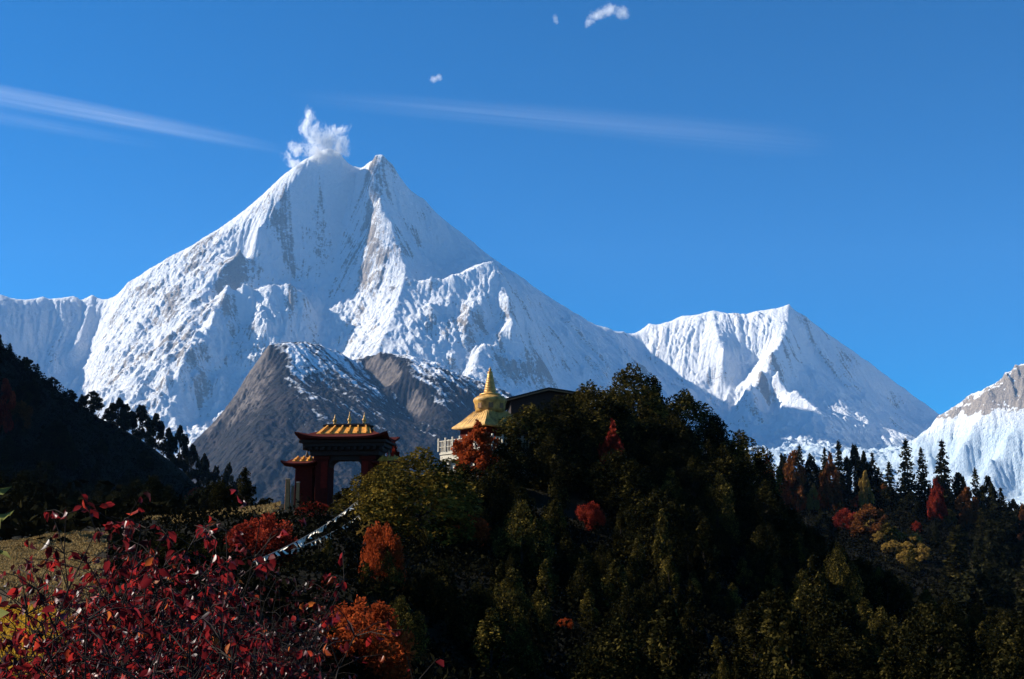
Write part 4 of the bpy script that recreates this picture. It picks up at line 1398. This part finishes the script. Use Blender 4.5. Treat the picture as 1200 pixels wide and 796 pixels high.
shrub("red_shrub", "shrub0", RUST, 20, 470, 500, "rusty shrub below the red tree on the black left hillside", 34)
shrub("yellow_shrub", "shrub2", YELLOW, 112, 577, 590, "small yellow bush alone behind the crimson leaves on the left", 20)
T("juniper_tree", "flame0", EVERGREEN, 288, 547, 92, "pointed dark evergreen left of the gate posts", "tree", wpx=30)
T("juniper_tree", "juniper3", EVERGREEN, 262, 563, 90, "low olive evergreen farthest left of the gate, above the lit bank", "tree", wpx=44)
shrub("red_shrub", "shrub2", RED, 230, 571, 590, "scarlet shrub on the lit bank left of the gate", 20)
T("juniper_tree", "flame2", EVERGREEN, 405, 572, 71, "dark rounded bush filling the lower half of the gate opening", "shrub", wpx=46)
shrub("golden_shrub", "shrub1", YELLOW, 432, 612, 634, "yellow shrub below the golden juniper next to the flag ropes", 30)

# tops that catch the sun on the slope below the temple
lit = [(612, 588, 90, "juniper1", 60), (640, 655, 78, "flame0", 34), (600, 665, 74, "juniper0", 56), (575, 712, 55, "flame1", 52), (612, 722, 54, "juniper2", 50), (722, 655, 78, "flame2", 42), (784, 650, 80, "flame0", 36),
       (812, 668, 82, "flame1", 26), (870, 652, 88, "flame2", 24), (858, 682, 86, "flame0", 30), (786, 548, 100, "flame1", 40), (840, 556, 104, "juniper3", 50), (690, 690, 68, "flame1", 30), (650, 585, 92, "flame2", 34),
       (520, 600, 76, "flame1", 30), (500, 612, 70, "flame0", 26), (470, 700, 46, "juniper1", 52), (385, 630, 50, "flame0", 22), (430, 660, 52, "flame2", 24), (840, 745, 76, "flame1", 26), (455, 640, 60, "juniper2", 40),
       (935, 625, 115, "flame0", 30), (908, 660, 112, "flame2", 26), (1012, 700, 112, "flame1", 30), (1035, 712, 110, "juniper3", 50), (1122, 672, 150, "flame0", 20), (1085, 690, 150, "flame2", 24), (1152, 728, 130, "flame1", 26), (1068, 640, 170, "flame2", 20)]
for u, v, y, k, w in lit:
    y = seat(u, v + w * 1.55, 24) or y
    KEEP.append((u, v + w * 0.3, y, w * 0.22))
    T("juniper_tree", k, SUNLIT_EVERGREEN, u, v, y, "sunlit juniper tip standing out of the dark temple slope", "tree", "sunlit junipers on the dark slope", wpx=w)


def scatter(n, u0, u1, y0, y1, mind, test, tries=20000, near=False):
    out = []
    for _ in range(tries):
        if len(out) >= n:
            break
        y = y0 + (y1 - y0) * RNG.uniform(0, 1) if near else math.sqrt(RNG.uniform(y0 * y0, y1 * y1))
        x = (RNG.uniform(u0, u1) - 600) / F * y
        if test(x, y) and all((x - a) ** 2 + (y - b) ** 2 > (mind * (0.5 + y / 200)) ** 2 for a, b in out):
            out.append((x, y))
    return out


def hides(x, y, u, vt, w):
    """True when a tree here would stand in front of something that has to stay in view."""
    return any(y < ky + 1 and abs(u - ku) < kr + w and vt < kv + kr for ku, kv, ky, kr in KEEP)


def row(x, y, z):
    """Photo column and row of a world point."""
    b = (z - EYE) * CP - y * SP
    c = y * CP + (z - EYE) * SP
    return 600 + F * x / c, 398 - F * b / c


# the dark mass of junipers on the temple hill
hill_top = [(430, 575), (470, 545), (520, 545), (560, 540), (600, 510), (650, 490), (700, 465), (740, 450), (800, 475), (850, 505), (890, 545), (940, 600), (1000, 640), (1100, 690), (1250, 720)]


def cap(u, table):
    for (a, b), (c, d) in zip(table[:-1], table[1:]):
        if a <= u <= c:
            return b + (d - b) * (u - a) / (c - a)
    return 900


nA = 0
NMAX = 250
for x, y in scatter(420, 400, 1230, 38, 124, 2.2, lambda x, y: x > -6.5 + 0.02 * y and not (y > 92 and -12 < x < 6.5) and not (y < 76 and x < -9), near=True):
    z = float(ground_h(x, y)[0])
    u, v = row(x, y, z)
    H = RNG.uniform(3.8, 7.4)
    vt = row(x, y, z + H)[1]
    lim = cap(u, hill_top) + 6
    if vt < lim:
        H *= max(0.0, (v - lim) / max(1, v - vt))
    vt = row(x, y, z + H)[1]
    if hides(x, y, u, vt, 0.30 * H * F / y):
        H *= 0.45
        vt = row(x, y, z + H)[1]
    if H < 1.2 or (u < 480 and vt < 610) or hides(x, y, u, vt, 0.30 * H * F / y):
        continue
    k = ("juniper%d" % RNG.integers(4)) if RNG.random() < 0.6 else ("flame%d" % RNG.integers(3))
    if RNG.random() < 0.12 and v > 640:  # some crowns get the brighter leaf colour in place of sun
        grow("juniper_tree", k, SUNLIT_EVERGREEN, x, y, H, "sunlit juniper tip standing out of the dark temple slope", "tree", "sunlit junipers on the dark slope", RNG.uniform(0.75, 1.1), z=z - 0.2)
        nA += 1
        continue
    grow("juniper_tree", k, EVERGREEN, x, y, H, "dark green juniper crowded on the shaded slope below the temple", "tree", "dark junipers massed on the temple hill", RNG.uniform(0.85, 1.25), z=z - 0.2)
    nA += 1
    if nA >= NMAX:
        break

# ------------------------------------------------------------------ conifers of the far right ridge
far = [(903, 548, "fir0", 26), (918, 531, "fir1", 22), (936, 521, "fir2", 24), (950, 529, "fir3", 24), (965, 524, "fir0", 22), (982, 516, "fir1", 26), (999, 520, "fir2", 24), (1012, 528, "fir3", 20), (1024, 529, "fir0", 22),
       (1040, 541, "fir1", 24), (1060, 514, "fir2", 34), (1080, 524, "fir3", 26), (1101, 515, "fir0", 34), (1124, 552, "fir1", 24), (1141, 548, "fir2", 24), (1157, 556, "fir3", 28), (1172, 571, "fir0", 24), (1186, 583, "fir1", 26), (1199, 590, "fir2", 24)]
for u, v, k, w in far:
    k = k if RNG.random() < 0.55 else "bushy%d" % RNG.integers(3)
    T("fir_tree", k, CONIFER, u, v, 338 + RNG.uniform(-8, 8), "dark conifer on the skyline of the far right ridge", "tree", "firs on the skyline of the right ridge", wpx=w, lean=RNG.normal(0, 0.02))
autumn = [("red_maple", "broad0", ORANGE, 899, 533, 20, "orange tree at the left end of the right ridge"), ("red_maple", "broad1", RUST, 929, 524, 30, "rusty tree among the firs on the left part of the right ridge"),
          ("red_maple", "broad2", ORANGE, 925, 550, 24, "glowing orange tree just below the ridge firs on the left"), ("red_maple", "broad0", RUST, 971, 530, 26, "brown rust tree between two firs mid ridge"),
          ("red_maple", "broad1", RED, 990, 594, 28, "dark crimson bush at the left tip of the lit scrub band"), ("red_maple", "broad2", RUST, 1018, 590, 40, "wide rusty bush above the lit scrub band"),
          ("red_maple", "broad0", RED, 1097, 560, 20, "red tree under the tallest right hand fir"), ("red_maple", "broad1", RUST, 1132, 568, 24, "rust tree right of the red one on the ridge"),
          ("red_maple", "broad2", RED, 1074, 610, 14, "small red bush at the right of the lit scrub band"), ("red_maple", "broad2", ORANGE, 936, 572, 16, "small orange bush below the glowing orange tree"), ("red_maple", "broad1", ORANGE, 962, 568, 18, "small orange bush below the mid ridge rust tree"),
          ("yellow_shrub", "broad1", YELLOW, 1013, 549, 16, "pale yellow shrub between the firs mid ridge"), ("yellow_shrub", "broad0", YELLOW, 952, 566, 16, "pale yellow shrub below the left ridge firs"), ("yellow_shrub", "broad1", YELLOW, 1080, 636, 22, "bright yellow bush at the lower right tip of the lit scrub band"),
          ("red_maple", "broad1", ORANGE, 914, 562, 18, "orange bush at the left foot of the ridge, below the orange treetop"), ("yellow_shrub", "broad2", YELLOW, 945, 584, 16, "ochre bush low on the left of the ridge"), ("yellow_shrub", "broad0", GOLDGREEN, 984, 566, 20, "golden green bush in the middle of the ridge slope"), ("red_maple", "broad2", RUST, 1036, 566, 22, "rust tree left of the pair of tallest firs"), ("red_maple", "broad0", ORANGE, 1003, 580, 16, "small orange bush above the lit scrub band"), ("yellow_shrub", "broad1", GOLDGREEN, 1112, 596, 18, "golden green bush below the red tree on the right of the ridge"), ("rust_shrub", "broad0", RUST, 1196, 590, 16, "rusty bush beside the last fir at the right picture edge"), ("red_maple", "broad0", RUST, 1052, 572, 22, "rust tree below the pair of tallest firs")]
for nm, k, mt, u, v, w, lab in autumn:
    hp_ = w * (1.35 if v < 560 else 1.1)
    y_ = seat(u, v + hp_, 200) or 320.0
    KEEP.append((u, v + hp_ * 0.4, y_, w * 0.4))
    T(nm, k, mt, u, v, y_, lab, "shrub" if "shrub" in nm else "tree", wpx=w)
for u, v, w in ((1010, 612, 20), (1024, 606, 22), (1038, 612, 24), (1052, 620, 22), (1030, 622, 20), (1046, 632, 22), (1062, 634, 22), (1072, 624, 18), (1058, 646, 18)):
    KEEP.append((u, v + 8, 300, 10))
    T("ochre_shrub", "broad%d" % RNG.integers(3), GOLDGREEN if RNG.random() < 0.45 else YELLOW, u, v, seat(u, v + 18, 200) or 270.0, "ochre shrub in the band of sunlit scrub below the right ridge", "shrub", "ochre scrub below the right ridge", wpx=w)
ridge_top = [(860, 550), (900, 545), (940, 530), (1000, 528), (1040, 540), (1060, 530), (1110, 532), (1150, 560), (1200, 594), (1260, 630)]
for x, y in scatter(190, 860, 1260, 150, 366, 5.4, lambda x, y: x > 40 + (y - 150) * 0.12):
    z = float(ground_h(x, y)[0])
    u, v = row(x, y, z)
    H = RNG.uniform(9, 16)
    vt = row(x, y, z + H)[1]
    lim = cap(u, ridge_top) + 8
    if vt < lim:
        H *= max(0.0, (v - lim) / max(1, v - vt))
    vt = row(x, y, z + H)[1]
    if hides(x, y, u, vt, 0.2 * H * F / y):
        H *= 0.5
        vt = row(x, y, z + H)[1]
    if H < 3 or hides(x, y, u, vt, 0.16 * H * F / y) or (985 < u < 1090 and 595 < vt < 655 and y > 230):
        continue
    grow("fir_tree", ("fir%d" % RNG.integers(4)) if RNG.random() < 0.5 else ("bushy%d" % RNG.integers(3)), CONIFER if RNG.random() < 0.8 else EVERGREEN, x, y, H, "dark evergreen in the forest covering the shaded right slope", "tree", "firs massed on the right slope", RNG.uniform(1.0, 1.6), z=z - 0.5)

# ------------------------------------------------------------------ pines of the left hillside
crest = [(-4, 386, 14), (12, 402, 14), (30, 418, 16), (44, 426, 14), (62, 441, 14), (82, 456, 16), (108, 457, 26), (126, 478, 16), (140, 466, 24), (148, 472, 20), (166, 474, 28), (184, 484, 26), (198, 500, 20), (212, 498, 24), (226, 520, 20), (240, 530, 18), (254, 545, 16), (268, 540, 16), (280, 560, 18), (96, 462, 14)]
for u, v, w in crest:
    y = 350 + (u + 150) * 0.22
    T("pine_tree", "bushy%d" % RNG.integers(3) if w > 15 or RNG.random() < 0.5 else "fir%d" % RNG.integers(4), CONIFER, u, v, y, "dark pine on the falling skyline of the left hillside", "tree", "pines on the skyline of the left hill", wpx=w)
left_top = [(-200, 300), (-100, 350), (0, 412), (60, 462), (110, 500), (150, 520), (200, 545), (240, 570), (300, 600)]
for x, y in scatter(125, -140, 330, 240, 392, 5.5, lambda x, y: True):
    z = float(ground_h(x, y)[0])
    u, v = row(x, y, z)
    H = RNG.uniform(5, 10)
    vt = row(x, y, z + H)[1]
    lim = cap(u, left_top) - 4
    if vt < lim:
        H *= max(0.0, (v - lim) / max(1, v - vt))
    if H < 1.5 or vt > 612:
        continue
    k = "bushy%d" % RNG.integers(3) if RNG.random() < 0.5 else "juniper%d" % RNG.integers(4)
    grow("pine_tree", k, CONIFER, x, y, H, "dark evergreen scattered over the black left hillside", "tree", "evergreens on the black left hillside", RNG.uniform(1.0, 1.5), z=z - 0.3)
# a low dark belt of evergreens between the terraces and the left hill
for x, y in scatter(40, -60, 330, 92, 215, 5.0, lambda x, y: not (y < 96 and x > -19)):
    z = float(ground_h(x, y)[0])
    H = RNG.uniform(2.5, 6.5)
    u, v = row(x, y, z)
    vt = row(x, y, z + H)[1]
    lim = 545 + max(0, u - 200) * 0.35
    if vt < lim:
        H *= max(0.0, (v - lim) / max(1, v - vt))
    if H < 1.2 or (u > 255 and vt < 570):
        continue
    grow("juniper_tree", "juniper%d" % RNG.integers(4), CONIFER, x, y, H, "dark low juniper in the belt at the foot of the black left hillside", "tree", "junipers at the foot of the left hill", RNG.uniform(1.1, 1.6), z=z - 0.2)


# small dark junipers in the hollow left of the flag ropes
for x, y in scatter(26, 150, 440, 24, 64, 2.0, lambda x, y: x > -0.33 * y):
    z = float(ground_h(x, y)[0])
    H = RNG.uniform(1.0, 2.4)
    u, v = row(x, y, z)
    vt = row(x, y, z + H)[1]
    if vt < 618 or hides(x, y, u, vt, 0.3 * H * F / y) or (u > 285 and vt < 668):
        continue
    grow("juniper_tree", "juniper%d" % RNG.integers(4), EVERGREEN, x, y, H, "little dark juniper in the shaded hollow below the flag ropes", "tree", "little junipers in the hollow", RNG.uniform(1.0, 1.5), z=z - 0.1)


# ------------------------------------------------------------------ undergrowth that nobody could count
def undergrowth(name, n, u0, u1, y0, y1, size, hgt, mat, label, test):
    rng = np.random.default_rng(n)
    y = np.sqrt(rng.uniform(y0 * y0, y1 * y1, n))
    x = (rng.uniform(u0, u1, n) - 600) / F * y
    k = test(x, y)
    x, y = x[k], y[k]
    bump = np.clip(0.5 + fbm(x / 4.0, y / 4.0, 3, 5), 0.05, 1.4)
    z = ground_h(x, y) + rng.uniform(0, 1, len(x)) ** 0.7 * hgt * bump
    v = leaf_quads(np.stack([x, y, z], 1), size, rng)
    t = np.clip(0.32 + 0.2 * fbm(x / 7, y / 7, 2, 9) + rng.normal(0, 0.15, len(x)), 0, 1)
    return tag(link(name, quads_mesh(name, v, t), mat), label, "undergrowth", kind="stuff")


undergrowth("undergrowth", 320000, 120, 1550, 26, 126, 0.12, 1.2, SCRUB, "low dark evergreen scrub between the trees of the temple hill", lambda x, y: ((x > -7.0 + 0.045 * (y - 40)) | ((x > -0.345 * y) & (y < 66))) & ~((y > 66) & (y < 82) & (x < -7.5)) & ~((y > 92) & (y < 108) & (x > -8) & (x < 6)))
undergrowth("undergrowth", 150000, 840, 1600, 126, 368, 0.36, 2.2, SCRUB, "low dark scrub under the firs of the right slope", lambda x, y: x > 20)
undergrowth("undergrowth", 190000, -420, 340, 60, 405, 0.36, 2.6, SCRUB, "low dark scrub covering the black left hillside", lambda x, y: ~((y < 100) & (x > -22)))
print("TREES", nA, len([o for o in bpy.data.objects if o.type == 'EMPTY']))
# ------------------------------------------------------------------ crimson shrubs close to the camera
LEAF_V = np.array([(0, 0, 0), (0.24, 0.30, 0.07), (-0.24, 0.30, 0.07), (0, 0.33, 0), (0.25, 0.62, 0.06), (-0.25, 0.62, 0.06), (0, 0.66, -0.02), (0, 1.0, -0.10)])
LEAF_F = np.array([(0, 1, 3), (0, 3, 2), (1, 4, 6), (1, 6, 3), (3, 6, 5), (3, 5, 2), (6, 4, 7), (6, 7, 5)])


def leaf_cluster(pos, dirs, size, rng):
    n = len(pos)
    d = dirs / (np.linalg.norm(dirs, axis=1, keepdims=True) + 1e-9)
    s = np.cross(d, rng.standard_normal((n, 3)))
    s /= np.linalg.norm(s, axis=1, keepdims=True) + 1e-9
    nn = np.cross(s, d)
    sz = (size * rng.uniform(0.55, 1.25, n))[:, None, None]
    fold = rng.uniform(0.3, 3.4, n)[:, None]
    v = (LEAF_V[None, :, 0:1] * s[:, None] + LEAF_V[None, :, 1:2] * d[:, None] + (LEAF_V[None, :, 2] * fold)[..., None] * nn[:, None]) * sz + pos[:, None]
    f = (LEAF_F[None] + (np.arange(n) * 8)[:, None, None]).reshape(-1, 3)
    return v.reshape(-1, 3), f


def leafy_shrub(rng, H, W, stems, leaf, density, droop=0.7):
    paths, pos, dirs = [], [], []
    for i in range(stems):
        a = rng.uniform(0, 6.28)
        lean = rng.uniform(0.1, 1.0)
        p = Vector((rng.normal(0, 0.12 * W), rng.normal(0, 0.12 * W), -0.1))
        d = Vector((math.cos(a) * lean * W / H, math.sin(a) * lean * W / H, 1)).normalized()
        L = H * rng.uniform(0.6, 1.08)
        path = []
        seg = 9
        for k in range(seg + 1):
            path.append((tuple(p), max(0.0035, 0.012 * (1 - k / (seg + 2)))))
            if k >= 2:
                for _ in range(rng.poisson(density)):
                    tw = Vector(rng.normal(0, 1, 3))
                    tw.z = abs(tw.z) * 0.6
                    tw = tw.normalized() * rng.uniform(0.05, 0.30) * (0.5 + H / 3)
                    q = p + tw
                    paths.append([(tuple(p), 0.0035), (tuple(p + tw * 0.5 + Vector((0, 0, 0.02))), 0.0028), (tuple(q), 0.0018)])
                    for _ in range(rng.integers(2, 5)):
                        t = rng.uniform(0.45, 1.0)
                        pos.append(p + tw * t)
                        dd = Vector(rng.normal(0, 0.55, 3)) + tw.normalized() * 0.5 + Vector((0, 0, -droop))
                        dirs.append(dd)
            d = (d + Vector(rng.normal(0, 0.13, 3)) + Vector((0, 0, 0.03))).normalized()
            p = p + d * (L / seg)
        paths.append(path)
    return paths, np.array([tuple(p) for p in pos]), np.array([tuple(d) for d in dirs])


NSHRUB = 0
SHADED_CRIMSON = leaf_mat("shaded_crimson_leaf", [(0.0, (0.020, 0.006, 0.006)), (0.6, (0.060, 0.010, 0.009)), (1.0, (0.13, 0.02, 0.014))], 0.25, 1.3, 0.05, 0.5)  # darker copy of the crimson leaf, shade put into its colour


def red_shrub(u, vtop, y, W, stems, leaf, density, label, mat=BIGLEAF, group="crimson leaved shrubs in the foreground", droop=1.0, tint=(0.42, 0.28)):
    global NSHRUB
    NSHRUB += 1
    rng = np.random.default_rng(500 + NSHRUB)
    q_ = px(u, vtop, y)
    z = float(ground_h(q_.x, q_.y)[0])
    H = max(0.4, q_.z - z)
    paths, pos, dirs = leafy_shrub(rng, H, W, stems, leaf, density, droop)
    o = empty("crimson_shrub", (q_.x, q_.y, z))
    v, f = leaf_cluster(pos, dirs, leaf, rng)
    t = np.repeat(np.clip(tint[0] + rng.normal(0, tint[1], len(pos)), 0, 1), 8)
    me_ = np_mesh("foliage", v, f, True, {"tint": ('FACE', t)})
    link("foliage", me_, mat, o)
    link("stem", tube_mesh("stem", paths, 4), BARK, o)
    return tag(o, label, "shrub", group)


red_shrub(105, 592, 7.2, 0.75, 21, 0.071, 2.86, "tall sparse crimson shrub in the left foreground, its top leaves against the black hillside")
red_shrub(190, 590, 6.8, 0.75, 25, 0.067, 3.12, "tall crimson shrub in the middle of the left foreground, with the most shining leaves")
red_shrub(262, 598, 7.4, 0.65, 20, 0.067, 2.86, "crimson shrub at the right of the tall foreground shrubs, below the lit bank")
red_shrub(78, 700, 6.6, 0.3, 13, 0.064, 2.34, "low crimson shrub at the left in front of the golden grass terrace")
red_shrub(150, 668, 5.9, 0.6, 24, 0.057, 3.64, "dense crimson shrub at the bottom below the tall shining one")
red_shrub(235, 690, 5.8, 0.6, 24, 0.053, 3.64, "dense crimson shrub at the bottom left of the round orange bush")
red_shrub(118, 735, 5.4, 0.6, 24, 0.040, 4.16, "small leaved crimson shrub at the bottom left below the golden grass")
red_shrub(6, 765, 5.6, 0.3, 10, 0.057, 2.60, "crimson shrub cut by the lower left picture edge")
red_shrub(330, 728, 6.0, 0.5, 17, 0.050, 3.12, "pinkish leaved shrub in front of the left half of the round orange bush", tint=(0.35, 0.25))
red_shrub(395, 752, 6.4, 0.4, 11, 0.050, 2.60, "low pinkish leaved shrub in front of the round orange bush", tint=(0.35, 0.25))
red_shrub(180, 745, 4.9, 0.55, 24, 0.037, 4.42, "small leaved crimson shrub lowest in the middle of the left foreground")
red_shrub(8, 668, 9.0, 0.35, 6, 0.067, 2.34, "single crimson shrub by the left edge above the terrace wall")

for i, (u, vt, y, W, lab) in enumerate(((120, 640, 11.0, 1.2, "shaded small leaved thicket behind the tallest crimson shrubs, left part"), (185, 632, 12.5, 1.3, "shaded small leaved thicket behind the tallest crimson shrubs, middle part"), (250, 640, 11.5, 1.2, "shaded small leaved thicket behind the tallest crimson shrubs, right part"),
        (300, 668, 14.0, 1.2, "shaded small leaved thicket under the prayer flag ropes"), (70, 772, 7.2, 0.5, "shaded thicket below the golden grass"), (150, 690, 8.6, 0.9, "shaded thicket deep in the middle of the foreground"), (230, 700, 9.0, 0.9, "shaded thicket left of the round orange bush"), (310, 725, 10.0, 0.9, "shaded thicket touching the left of the round orange bush"))):
    red_shrub(u, vt, y, W, 22, 0.065, 4.2, lab, SHADED_CRIMSON, "shaded thickets behind the crimson shrubs", tint=(0.3, 0.22))

# long leaved plant reaching in at the left edge
rng = np.random.default_rng(77)
q_ = px(-14, 640, 5.0)
zb = float(ground_h(q_.x, q_.y)[0])
pl = empty("long_leaved_plant", (q_.x, q_.y, zb))
tag(pl, "plant with long narrow yellow green leaves at the left picture edge", "plant")
hh = px(0, 572, 5.0).z - zb
link("stem", tube_mesh("stem", [[((0, 0, -0.1), 0.012), ((0.01, 0, hh * 0.5), 0.010), ((0.0, 0, hh), 0.005)]], 5), BARK, pl)
pos = np.array([(0, 0, hh * t) for t in np.linspace(0.55, 1, 18)])
ang = rng.uniform(0, 6.28, 18)
dirs = np.stack([np.cos(ang), np.sin(ang), rng.uniform(-0.2, 0.25, 18)], 1)
v, f = leaf_cluster(pos, dirs, 0.13, rng)
NARROW = leaf_mat("yellow_green_leaf", [(0.0, (0.10, 0.11, 0.03)), (1.0, (0.26, 0.26, 0.08))], 0.35, 1.2)
link("foliage", np_mesh("foliage", v, f, True, {"tint": ('FACE', rng.uniform(0, 1, len(f)))}), NARROW, pl)

# ------------------------------------------------------------------ dry grass on the terraces, and the stone edge of the upper one
def grass(name, n, u0, u1, y0, y1, hgt, mat, label, test=lambda x, y: True):
    rng = np.random.default_rng(len(name) + n)
    y = np.sqrt(rng.uniform(y0 * y0, y1 * y1, n))
    x = (rng.uniform(u0, u1, n) - 600) / F * y
    z = ground_h(x, y)
    k = np.array([test(a, b) for a, b in zip(x, y)]) & (np.minimum(y - y0, y1 - y) + 1.6 * fbm(x / 3, y / 3, 3, 4) > 0.4) & (np.minimum(x + (600 - u0) / F * y, (u1 - 600) / F * y - x) + 2.0 * fbm(x / 2.5, y / 2.5, 3, 6) > 0.5)
    x, y, z = x[k], y[k], z[k]
    n = len(x)
    a = rng.uniform(0, 6.28, n)
    h = hgt * rng.uniform(0.4, 1.3, n)
    w = 0.012 * (1 + y / 18)
    lean = rng.normal(0, 0.45, (n, 2)) * h[:, None]
    b = np.stack([x, y, z - 0.02], 1)
    s = np.stack([np.cos(a) * w, np.sin(a) * w, np.zeros(n)], 1)
    m1 = b + np.stack([lean[:, 0] * 0.35, lean[:, 1] * 0.35, h * 0.6], 1)
    t = b + np.stack([lean[:, 0], lean[:, 1], h], 1)
    v = np.stack([b - s, b + s, m1 + s * 0.7, t, m1 - s * 0.7], 1).reshape(-1, 3)
    i = np.arange(n)[:, None] * 5
    f = np.concatenate([i + np.array([[0, 1, 2, 4]]), i + np.array([[4, 2, 3, 3]])])
    f4 = np.concatenate([i + np.array([0, 1, 2]), i + np.array([0, 2, 4]), i + np.array([4, 2, 3])])
    me_ = np_mesh(name, v, f4, False, {"tint": ('FACE', np.tile(rng.uniform(0, 1, n), 3))})
    return tag(link(name, me_, mat), label, "grass", kind="stuff")


STRAW = leaf_mat("straw_blade", [(0.0, (0.11, 0.068, 0.026)), (0.5, (0.25, 0.165, 0.062)), (1.0, (0.42, 0.30, 0.13))], 0.2, 1.1)
GOLDGRASS = leaf_mat("golden_grass_blade", [(0.0, (0.28, 0.16, 0.014)), (0.5, (0.48, 0.28, 0.025)), (1.0, (0.60, 0.38, 0.05))], 0.3, 1.1)
grass("dry_grass", 90000, -160, 140, 29, 64, 0.14, STRAW, "dry straw coloured grass on the upper terrace at the left edge"
      , lambda x, y: True)
grass("dry_grass", 22000, 170, 330, 66, 84, 0.22, STRAW, "dry pale grass on the lit bank left of the gate")
grass("golden_grass", 40000, -110, 105, 17.5, 28.5, 0.15, GOLDGRASS, "golden sunlit grass on the lower terrace at the bottom left")
